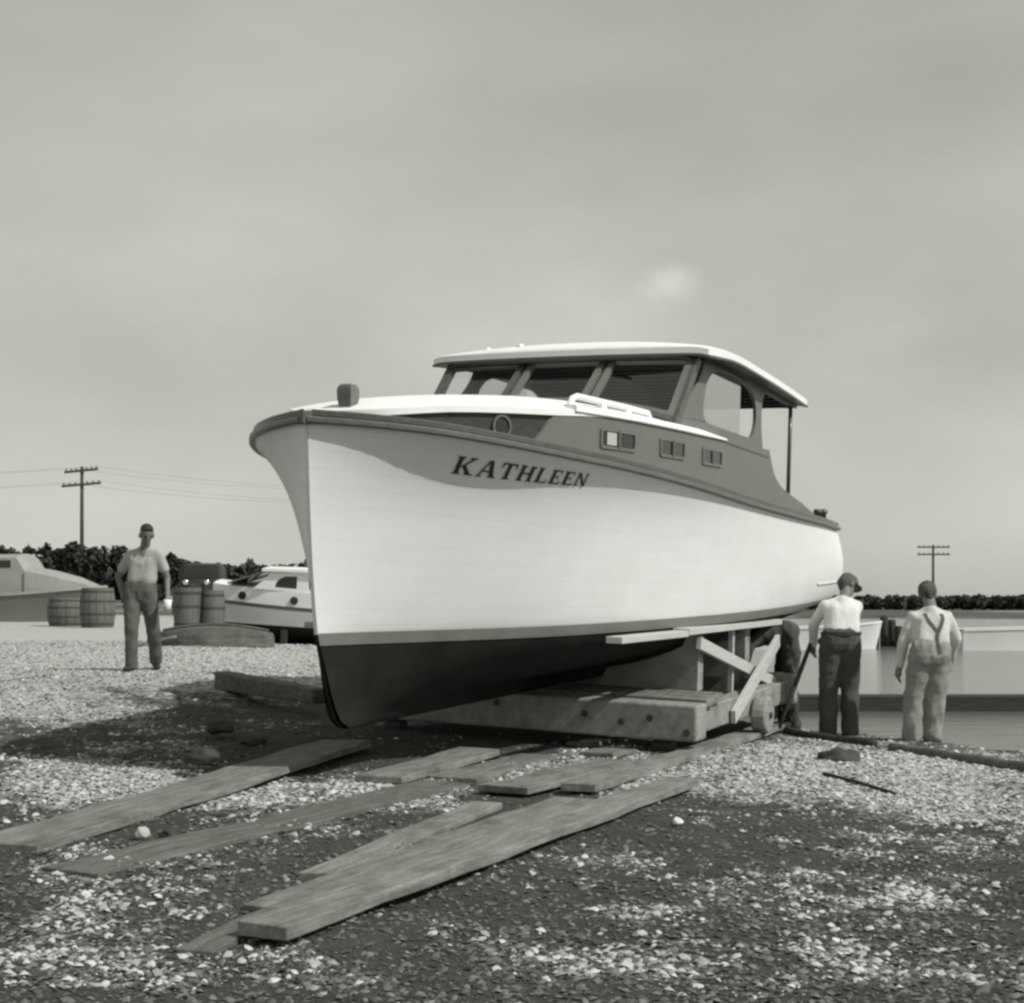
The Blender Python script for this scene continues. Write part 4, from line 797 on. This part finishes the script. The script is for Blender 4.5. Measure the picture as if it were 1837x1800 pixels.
# older man with suspenders at right, back turned
m2 = at(1656, 1333, 0)
man2, V2 = person('stooping man in pale work shirt with dark suspenders and baggy light trousers', m2, dict(
    head=(.105, .21, 1.40), neck=(.10, .10, 1.275), chest=(.09, .05, 1.12), pelvis=(.06, -.03, .83), shl=(-.07, .09, 1.19), shr=(.25, .09, 1.19), ell=(-.165, .08, .96), wrl=(-.20, .10, .72), elr=(.345, .10, .99), wrr=(.33, .22, .80),
    hipl=(-.03, 0, .78), hipr=(.15, 0, .78), knl=(-.075, .05, .42), knr=(.12, .02, .42), anl=(-.105, .0, .08), anr=(.095, .02, .08), toel=(-.12, .17, .03), toer=(.10, .19, .03), thumbl=(0, 1, 0), thumbr=(0, 1, 0)), 'shirtp', 'trl', 1.95, 'cap', (.10, .90, -.30), .026, fold=.0055)
from mathutils.bvhtree import BVHTree
def strap(root, V, pts):
    trees = [BVHTree.FromPolygons([v.co for v in o.data.vertices], [tuple(p.vertices) for p in o.data.polygons]) for o in (V['_shirt'], V['_tr'])]
    mb = MB(); pp = [Vector(q) for q in catmull(pts, 10)]; rows = []
    for i, q in enumerate(pp):
        d = (pp[min(i+1, len(pp)-1)]-pp[max(i-1, 0)]); d.y = 0; d.normalize(); x = Vector((d.z, 0, -d.x)); row = []
        for o_, dy in ((-.016, .002), (-.016, -.005), (.016, -.005), (.016, .002)):
            c = q+x*o_; ys = []
            for tr in trees:
                h = tr.ray_cast(Vector((c.x, c.y-1, c.z)), Vector((0, 1, 0)))
                if h[0] is not None: ys.append(h[0].y)
            row.append(Vector((c.x, (min(ys) if ys else c.y)+dy-.002, c.z)))
        rows.append(row)
    mb.grid(rows); mb.build('suspender', M['strap'], root)
ch2, pv2 = V2['chest'], V2['pelvis']
jn = ch2+Vector((.03, 0, -.07))
strap(man2, V2, [V2['shl']+Vector((.085, 0, .04)), ch2+Vector((-.055, 0, .05)), jn])
strap(man2, V2, [V2['shr']+Vector((-.08, 0, .04)), ch2+Vector((.085, 0, .05)), jn])
strap(man2, V2, [jn+Vector((0, 0, .012)), pv2+Vector((.045, 0, .16)), pv2+Vector((.055, 0, .02))])
# third man bent double under the bilge
m3 = at(1416, 1309, 0)
person('man in dark work clothes bent double beside the cradle wheel', m3, dict(
    head=(-.62, .10, .72), neck=(-.50, .06, .86), chest=(-.30, .03, .98), pelvis=(-.03, .0, .97), shl=(-.44, .22, .90), shr=(-.44, -.12, .90), ell=(-.48, .20, .62), wrl=(-.50, .22, .40), elr=(-.50, -.10, .62), wrr=(-.55, -.06, .42),
    hipl=(-.0, .10, .90), hipr=(.0, -.08, .90), knl=(-.06, .12, .47), knr=(-.02, -.09, .47), anl=(-.02, .16, .08), anr=(.03, -.06, .08), toel=(-.20, .14, .03), toer=(-.14, -.08, .03), thumbl=(-1, 0, 0), thumbr=(-1, 0, 0)), 'trd', 'trd', 1.9, 'cap', (-.6, 0, -.8), .015, fold=.008)

# ------------------------------------------------------------------ other boats
def small_hull(root, LEN, bm_, h0, h1, draft, m_top, m_bot, m_rail, flare=1.6):
    b = pchip([0, .06*LEN, .2*LEN, .45*LEN, .75*LEN, LEN], [.03, .45*bm_, .78*bm_, bm_, .98*bm_, .85*bm_]); hs = pchip([0, .4*LEN, LEN], [h0, .5*(h0+h1)-.04, h1]); w = pchip([0, .06*LEN, .2*LEN, .45*LEN, .75*LEN, LEN], [.03, .18*bm_, .5*bm_, .86*bm_, .9*bm_, .8*bm_])
    sts = list(np.linspace(0, LEN, 26)); mb = MB(); rake = lambda hh: .18*LEN*.25*(1-hh/h0)
    pos = lambda s, tt: (s+rake(tt*hs(s))*math.exp(-s/.7), w(s)+(b(s)-w(s))*tt**flare, tt*hs(s))
    for sg in (1, -1): mb.grid([[L(q[0], sg*q[1], q[2]) for q in (pos(s, tt) for tt in np.linspace(0, 1, 9))] for s in sts])
    mb.grid([[L(LEN, w(LEN)*k/3+(b(LEN)-w(LEN))*tt*k/3, tt*hs(LEN)) for k in range(-3, 4)] for tt in (0, .5, 1)]); mb.build('hull', m_top, root, auto=50)
    mb = MB()
    for sg in (1, -1): mb.grid([[L(s+rake(0)*math.exp(-s/.7)+.1*d*math.exp(-s/.7), sg*(w(s)-.004)*(1-d**1.8)**.8, -draft*d) for d in np.linspace(0, 1, 7)] for s in sts])
    mb.grid([[L(LEN-.002, w(LEN)*k/3*(1-d**1.8)**.8, -draft*d) for k in range(-3, 4)] for d in (0, .5, 1)]); mb.build('bottom', m_bot, root, smooth=True)
    mb = MB()
    for sg in (1, -1):
        rows = [[L(*q) for q in ((s-.0, sg*(b(s)-.03), hs(s)-.01), (s, sg*(b(s)+.03), hs(s)-.01), (s, sg*(b(s)+.03), hs(s)+.06), (s, sg*(b(s)-.03), hs(s)+.06))] for s in sts]; mb.grid(rows, True)
    mb.build('rub_rail', m_rail, root)
    mb = MB(); mb.grid([[L(s, b(s)*k/4, hs(s)+.01+.04*(1-(k/4)**2)) for k in range(-4, 5)] for s in sts]); mb.build('deck', M['deck'], root, smooth=True)
    return b, hs
# white cabin boat on the hard at left, behind the barrels
bow = at(372, 1128, .72); bow = Vector((-8.0, 41.5, gz(-8, 41.5)))
wbx, wby = (300-CX)*28.6/F, 28.6
wb = empty('small_cruiser', (wbx, wby, 1.03)); wb.rotation_euler = (0, math.radians(3.2), math.radians(-9)); tag(wb, 'small white cabin boat with arched side window, behind the barrels at left', 'boat')
b_, h_ = small_hull(wb, 7.2, 1.05, .44, .24, .38, M['white'], M['bottom'], M['varnish2'])
cs = [(1.05, .45), (1.2, .55), (1.5, .66), (2.2, .78), (3.4, .84), (5.2, .84)]
mb = MB(); rows = []
for s, p in cs: rows.append([L(s, p, h_(s)), L(s, p, h_(s)+.33), L(s, p*.6, h_(s)+.38), L(s, 0, h_(s)+.41), L(s, -p*.6, h_(s)+.38), L(s, -p, h_(s)+.33), L(s, -p, h_(s))])
mb.grid(rows); mb.f.append(tuple(range(7))); mb.build('trunk_cabin', M['white'], wb, auto=30)
for sg in (1, -1):
    for s in (1.72, 2.75):
        mb = MB(); mb.lathe(L(s, sg*(.71 if s < 2 else .815), h_(s)+.17), [(.02, -.02), (.075, -.02), (.075, .02), (.02, .02)], 14, 'y'); mb.build('porthole', M['darkglass'], wb)
    out = [(1.95, .66), (2.12, .80), (2.28, .97), (4.6, 1.02), (4.6, .58)]; hole = [(2.36, .70), (2.38, .78), (2.45, .86), (2.55, .91), (2.78, .92), (2.78, .69)]
    hole2 = [(3.0, .69), (3.0, .92), (3.9, .94), (3.9, .68)]
    mb = MB(); mb.panel(out, [hole, hole2], lambda s, h: L(s, sg*.80, h), lambda s, h: L(s, sg*.76, h)); wg = mb.build('wheelhouse_side', M['white'], wb)
    mb = MB(); mb.panel(hole, [], lambda s, h: L(s, sg*.785, h), lambda s, h: L(s, sg*.78, h)); mb.build('pane', M['darkglass'], wg)
slab_a, slab_b = [[[L(s, .86*k/4, z+.05*(s-2.1)*.4+.06*(1-(k/4)**2)) for k in range(-4, 5)] for s in (2.12, 3.4, 4.75)] for z in (1.03, .98)]
mb = MB(); mb.grid(slab_a); mb.grid(slab_b); mb.grid([slab_a[0], slab_b[0]]); mb.grid([[x[0], y[0]] for x, y in zip(slab_a, slab_b)]); mb.grid([[x[-1], y[-1]] for x, y in zip(slab_a, slab_b)]); mb.build('roof', M['white'], wb)
for u0, u1 in ((-.78, -.03), (.03, .78)):
    mb = MB(); f = lambda u, v, o: L(1.45+.75*v-o, u, .72+.27*v+o); mb.panel([(u0, 0), (u1, 0), (u1, 1), (u0, 1)], [[(u0+.06, .12), (u1-.06, .12), (u1-.06, .9), (u0+.06, .9)]], lambda u, v: f(u, v, .02), lambda u, v: f(u, v, 0)); wf = mb.build('windshield_frame', M['greypaint'], wb)
    mb = MB(); mb.panel([(u0+.05, .1), (u1-.05, .1), (u1-.05, .92), (u0+.05, .92)], [], lambda u, v: f(u, v, .012), lambda u, v: f(u, v, .008)); mb.build('pane', M['darkglass'], wf)
for s in (1.6, 3.4, 5.6):
    mb = MB(); mb.box(s-.12, s+.12, -.9, .9, -.52, -.30); mb.build('chock', M['darkwood'], wb)
for s in np.linspace(1.9, 5.6, 6):
    for sg in (1, -1):
        mb = MB(); mb.box(s-.05, s+.05, sg*.95-.05, sg*.95+.05, -.62, -.06); mb.build('shore_post', M['darkwood'], wb)
mb = MB(); mb.beam(L(1.7, 1.02, -.43), L(5.9, 1.02, -.40), .04, .05); mb.build('shore_rail', M['wood2'], wb)
# launch moored beyond the men
def launch(loc, rz, LEN, label, cabin=False):
    r = empty('launch', loc, rz=rz); tag(r, label, 'boat', 'white launches moored off the yard'); small_hull(r, LEN, LEN*.17, 1.05, .75, .3, M['hull'], M['boot'], M['white'], 1.3)
    for s in (LEN*.35, LEN*.6):
        mb = MB(); mb.box(s-.12, s+.12, -LEN*.13, LEN*.13, .72, .85); mb.build('thwart', M['deck'], r)
    return r
def wpt_(x, Y): return ((x-CX)*Y/F, Y, WATER)
x_, y_, z_ = wpt_(1582, 59); launch((x_, y_, z_), math.radians(180), 5.6, 'white open launch moored behind the white-shirted man')
x_, y_, z_ = wpt_(1716, 58); launch((x_+6.2, y_, z_), math.radians(180), 6.2, 'white launch cut off by the right edge of the picture')
# pilings beyond the launch bow
for i, (px_, Y, h) in enumerate(((1570, 63, 1.0), (1586, 62, 1.25), (1600, 62.5, 1.1), (1612, 61.5, .85), (1622, 62, .6))):
    x_, y_, z_ = wpt_(px_, Y); mb = MB(); mb.lathe((x_, y_, WATER-1), [(.17, 0), (.17, 1+h*.9), (.15, 1+h), (.05, 1+h+.02)], 10); tag(mb.build('piling', M['darkwood'], None, smooth=True), 'dark mooring piling, %s in the cluster right of the launch bow' % ('leftmost', 'second from left', 'middle', 'second from right', 'rightmost')[i], 'piling', 'cluster of mooring pilings')
# floating dock
dk = empty('floating_dock', (0, 25.6, WATER)); tag(dk, 'low dark floating dock stretching across the water behind the men', 'dock')
for i in range(8):
    x0 = -.6+i*2.0
    mb = MB(); mb.box(x0, x0+1.97, 0, .75, -.1, .21); mb.build('float', M['darkwood'], dk)
    for j in range(3): mb = MB(); mb.box(x0, x0+1.97, j*.25, j*.25+.235, .215, .255); mb.build('deck_board', M['darkwood'], dk)

# ------------------------------------------------------------------ barrels, upturned skiff, car, tarp boat at left
def barrel(x, yb, Y, h, r, label, flare=0.0, m='barrel'):
    X = (x-CX)*Y/F; z = gz(X, Y); o = empty('barrel', (X, Y, z)); tag(o, label, 'barrel', 'wooden barrels on the bank')
    n = 14; prof = [(1-.10, 0), (1.0, .25), (1.03, .5), (1.0, .75), (.9, 1)] if not flare else [(.78, 0), (.86, .3), (.93, .6), (1.0, .9), (1.02, 1)]
    for k in range(n):
        mb = MB(); a0, a1 = 2*math.pi*k/n+.012, 2*math.pi*(k+1)/n-.012; mb.grid([[(r*q*math.cos(a), r*q*math.sin(a), h*t_) for a in (a0, .5*(a0+a1), a1)]+[(r*.9*q*math.cos(a), r*.9*q*math.sin(a), h*t_) for a in (a1, a0)] for q, t_ in prof], True); mb.build('stave', M[m], o)
    for t_ in (.1, .34, .66, .9):
        q = np.interp(t_, [p[1] for p in prof], [p[0] for p in prof]); mb = MB(); mb.grid([[(r*(q+.02)*math.cos(a), r*(q+.02)*math.sin(a), h*(t_+d)) for a in np.linspace(0, 2*math.pi, 25)] for d in (-.025, .025)]); mb.build('hoop', M['iron'], o)
    mb = MB(); mb.lathe((0, 0, h*.93), [(.01, 0), (r*.86*prof[-1][0], 0), (r*.86*prof[-1][0], .02), (.01, .02)], 20); mb.build('head', M[m], o)
barrel(175, 1130, 36, .96, .41, 'grey barrel standing left of the young man')
barrel(335, 1120, 26.6, .99, .255, 'dark tapering tub right of the young man', .2)
barrel(381, 1122, 26.8, .95, .225, 'dark barrel beside the bow of the small white boat')
barrel(122, 1128, 38, .72, .5, 'low wide barrel at the far left edge')
sk = empty('upturned_skiff', at(385, 1150, .58), rz=math.radians(-8)); sk.location = Vector(((385-CX)*25/F, 25, gz((385-CX)*25/F, 25))); tag(sk, 'weathered grey skiff lying bottom up on the shells behind the young man', 'skiff')
rows = []
for s in np.linspace(-.95, .95, 15):
    t_ = (s+.95)/1.9; w = .34*min(1, (t_*2.0)**.7)*(1-.25*t_*t_)+.01; hh = .17+.17*math.sin(math.pi*(.12+.76*t_)); rows.append([(s, -w*1.15, -.03), (s, -w, hh*.55), (s, -w*.75, hh*.9), (s, 0, hh), (s, w*.75, hh*.9), (s, w, hh*.55), (s, w*1.15, -.03)])
mb = MB(); mb.grid(rows); mb.f.append(tuple(len(mb.v)-7+k for k in range(7))); mb.build('hull', M['wood3'], sk, auto=30)
mb = MB(); mb.tube([(x, 0, .19+.17*math.sin(math.pi*(.12+.4*(x+.95)))) for x in np.linspace(-.9, .93, 9)], .025, 6); mb.build('keel_strip', M['wood3'], sk)
mb = MB(); mb.beam((-1.3, -.5, .0), (-.55, -.35, .16), .30, .05); tag_o = mb.build('loose_board', M['wood2'], None, bevel=.01); tag_o.location = sk.location; tag_o.rotation_euler = sk.rotation_euler; tag(tag_o, 'loose board leaning against the upturned skiff', 'board')
# dark car behind the tubs
cx_, cy_ = (352-CX)*46/F, 46; car = empty('parked_car', (cx_, cy_, gz(cx_, cy_)), rz=math.radians(6)); tag(car, 'old black car with bright round headlamps facing the camera behind the tubs', 'car')
def lofty(secs, name, m, par):
    mb = MB(); rows = []
    for y, w, z0, z1, rr in secs: rows.append([(-w, y, z0), (-w, y, z1-rr), (-w+rr*.3, y, z1-rr*.3), (-w+rr, y, z1), (w-rr, y, z1), (w-rr*.3, y, z1-rr*.3), (w, y, z1-rr), (w, y, z0)])
    mb.grid(rows, True); mb.f.append(tuple(range(8))); mb.f.append(tuple(len(mb.v)-8+k for k in range(8))); return mb.build(name, m, par, auto=35)
lofty([(-.0, .18, .45, 1.0, .1), (.1, .22, .4, 1.08, .12), (1.2, .42, .4, 1.14, .14)], 'hood', M['car'], car)
lofty([(1.2, .62, .4, 1.15, .1), (1.35, .66, .4, 1.60, .15), (2.6, .68, .4, 1.68, .2), (3.5, .62, .4, 1.45, .3), (3.9, .5, .4, 1.0, .3)], 'cab', M['car'], car)
mb = MB(); mb.box(-.52, .52, 1.27, 1.33, 1.2, 1.5); mb.build('windshield', M['darkglass'], car)
mb = MB(); mb.box(-.17, .17, -.03, .0, .5, 1.0); mb.build('grille', M['iron'], car)
for sg in (1, -1):
    mb = MB(); mb.lathe((sg*.32, -.06, 1.02), [(.02, .2), (.08, .15), (.105, .02), (.10, 0)], 16, 'y'); hl = mb.build('headlamp', M['car'], car, smooth=True)
    mb = MB(); mb.lathe((sg*.32, -.055, 1.02), [(.01, -.035), (.05, -.03), (.095, 0), (.095, .01)], 16, 'y'); mb.build('lens', M['chrome'], hl, smooth=True)
    for y in (.35, 3.0):
        mb = MB(); mb.lathe((sg*.66, y, .36), [(.1, -.08), (.33, -.08), (.36, -.05), (.36, .05), (.33, .08), (.1, .08)], 20, 'x'); wl = mb.build('wheel', M['dark'], car, smooth=True)
        mb = MB(); mb.lathe((sg*.66, y, .36), [(.02, -.085), (.2, -.085), (.2, .085), (.02, .085)], 16, 'x'); mb.build('rim', M['iron'], wl)
        mb = MB(); rows = [[(sg*(.66+dx), y+.46*math.cos(a), .36+.46*math.sin(a)) for dx in (-.13, .13)] for a in np.linspace(-.1, math.pi+.3, 12)]; mb.grid(rows); mb.build('fender', M['car'], car, smooth=True)
mb = MB(); mb.tube([(-.7, -.22, .5), (0, -.27, .5), (.7, -.22, .5)], .04, 8); mb.build('bumper', M['chrome'], car, smooth=True)
# boat at the far left edge, bow to the right
tb = empty('cabin_boat', (-11.1, 41.0, gz(-10.7, 41)-.12), rz=math.radians(176)); tag(tb, 'pale grey cabin boat at the left edge, foredeck sloping toward the young man', 'boat')
b_, h_ = small_hull(tb, 6.0, 1.05, 1.05, .7, .3, M['greypaint'], M['bottom'], M['deck'])
mb = MB(); rows = []
for s, p, hh in ((.25, .2, 1.10), (.8, .55, 1.32), (1.5, .8, 1.5), (2.0, .85, 1.58), (2.01, .80, 1.58), (2.25, .80, 1.95), (4.2, .8, 1.92)): rows.append([L(s, p, h_(s)), L(s, p, hh-.1), L(s, p*.6, hh), L(s, 0, hh+.03), L(s, -p*.6, hh), L(s, -p, hh-.1), L(s, -p, h_(s))])
mb.grid(rows); mb.f.append(tuple(range(7))); mb.f.append(tuple(len(mb.v)-7+k for k in range(7))); mb.build('cabin', M['deck'], tb, auto=25)
for sg in (1, -1):
    for s0, s1 in ((2.4, 2.9), (3.1, 3.8)): mb = MB(); mb.box(s0, s1, sg*.79-.02, sg*.79+.02, 1.58, 1.78); mb.build('window', M['darkglass'], tb)
for s in (1.2, 4.6): mb = MB(); mb.box(s-.15, s+.15, -1, 1, -.5, -.26); mb.build('chock', M['darkwood'], tb)

# ------------------------------------------------------------------ utility poles
def upole(x, Y, ytop, arms, label, base):
    X = (x-CX)*Y/F; zt = CH+(HY-ytop)*Y/F; o = empty('utility_pole', (X, Y, base)); tag(o, label, 'utility pole', 'utility poles')
    mb = MB(); mb.lathe((0, 0, -.4), [(.17, 0), (.12, zt-base+.4), (.03, zt-base+.45)], 10); mb.build('shaft', M['pole'], o, smooth=True)
    for yy, half, tilt in arms:
        z = CH+(HY-yy)*Y/F-base; w = half*Y/F; mb = MB(); mb.beam((-w, -.16, z-tilt*Y/F), (w, -.16, z+tilt*Y/F), .12, .16); ca = mb.build('cross_arm', M['pole'], o)
        for u in (-.9, -.6, -.3, .3, .6, .9): mb = MB(); mb.lathe((w*u, -.16, z+tilt*Y/F*u+.06), [(.03, 0), (.05, .06), (.05, .14), (.02, .18)], 8); mb.build('insulator', M['pole'], ca)
upole(147, 105, 838, [(845, 30, 3), (870, 35, 3)], 'tall utility pole with two cross arms above the bushes at left', 1.2)
upole(1674, 158, 978, [(982, 29, 0), (995, 29, 0)], 'distant utility pole with two cross arms above the stooping man', -.3)

for k, (dx, yy) in enumerate(((-28, 842), (28, 840), (-33, 868), (33, 866))):
    z0 = CH+(HY-yy)*105/F+.1; X0 = (147+dx-CX)*105/F; pts = []
    for u in np.linspace(-1, 1, 21): pts.append((X0+u*34, 105+u*12, z0-1.1*(1-(2*abs(u)-1)**2)))
    mb = MB(); mb.tube(pts, .006, 5); tag(mb.build('overhead_wire', M['pole'], None), 'thin overhead wire from %s cross arm of the left utility pole' % ('left end of upper', 'right end of upper', 'left end of lower', 'right end of lower')[k], 'wire', 'wires on the left utility pole')
# ------------------------------------------------------------------ trees
def leaves(n, cen, rad, size, r, squash=1):
    c = np.array(cen)[None, :]; d = r.normal(size=(n, 3)); d /= np.linalg.norm(d, axis=1)[:, None]; rr = r.random((n, 1))**.45; p = c+d*rr*np.array(rad)[None, :]
    return p
def leaf_mesh(name, P, size, r, m, parent=None):
    n = len(P); a = r.normal(size=(n, 3)); a /= np.linalg.norm(a, axis=1)[:, None]; b = np.cross(a, r.normal(size=(n, 3))); b /= np.linalg.norm(b, axis=1)[:, None]; s = size*(.6+.8*r.random((n, 1)))
    V = np.stack([P-a*s-b*s*.6, P+a*s-b*s*.6, P+a*s+b*s*.6, P-a*s+b*s*.6], 1).reshape(-1, 3); Fq = np.arange(n*4).reshape(-1, 4)
    me = bpy.data.meshes.new(name); me.from_pydata(V.tolist(), [], Fq.tolist()); me.materials.append(m); o = bpy.data.objects.new(name, me); COL.objects.link(o)
    if parent: o.parent = parent
    return o
def tree(x, Y, ytop, wpx, label, seed):
    r = np.random.default_rng(seed); X = (x-CX)*Y/F; z = gz(X, Y); H = CH+(HY-ytop)*Y/F-z; Wd = wpx*Y/F/2; o = empty('bushy_tree', (X, Y, z)); tag(o, label, 'tree', 'bushy trees at left')
    mb = MB(); mb.tube([(0, 0, -.2), (.05, 0, H*.3), (0, .05, H*.6)], [.16, .12, .06], 8)
    for k in range(5): a = k*1.26; mb.tube([(0, 0, H*.28), (math.cos(a)*Wd*.5, math.sin(a)*Wd*.4, H*.62)], [.07, .03], 6)
    mb.build('trunk', M['pole'], o, smooth=True); Ps = []
    for k in range(26):
        rr = .16+.2*r.random(); Ps.append(leaves(260, ((r.random()-.5)*Wd*1.7, (r.random()-.5)*Wd*1.2, H*(.15+.68*r.random()**.8)), (Wd*rr, Wd*rr, H*rr*.55), 0, r))
    for k in range(14): Ps.append(leaves(40, ((r.random()-.5)*Wd*1.7, (r.random()-.5)*Wd, H*(.70+.24*r.random())), (Wd*.12, Wd*.12, H*.07), 0, r))
    leaf_mesh('crown', np.concatenate(Ps), .085, r, M['leaf'], o)
tree(60, 74, 978, 150, 'leftmost bushy tree, behind the pale cabin boat', 1)
tree(128, 72, 970, 110, 'bushy tree at the foot of the tall utility pole', 2)
tree(190, 75, 977, 130, 'bushy tree between the utility pole and the young man', 3)
tree(262, 73, 984, 130, 'bushy tree behind the young man', 4)
tree(322, 78, 1002, 90, 'bushy tree just right of the young man, above the car', 5)
def treeline(name, x0, x1, Y, top, base, jit, step, label, m, seed, nleaf, size):
    r = np.random.default_rng(seed); Ps = []; x = x0
    while x < x1:
        X = (x-CX)*Y/F; zt = CH+(HY-top-jit*(r.random()-.5)*2)*Y/F; zb = base; hh = max(zt-zb, .5); dy = (r.random()-.5)*8
        Ps.append(leaves(nleaf, (X, Y+dy, zb+hh*.55), (step*Y/F*(1.0+.5*r.random()), 2.0, hh*.46), 0, r)); x += step*(.6+.7*r.random())
    return tag(leaf_mesh(name, np.concatenate(Ps), size, r, m), label, 'trees', kind='stuff')
treeline('far_treeline', -200, 900, 150, 1012, 1.0, 6, 11, 'dark line of far trees along the left horizon', M['leaf2'], 31, 330, .34)
treeline('far_shore_treeline', 1180, 2050, 235, 1070, -.2, 2.5, 8, 'low dark line of trees on the far shore at right', M['leaf2'], 32, 260, .30)
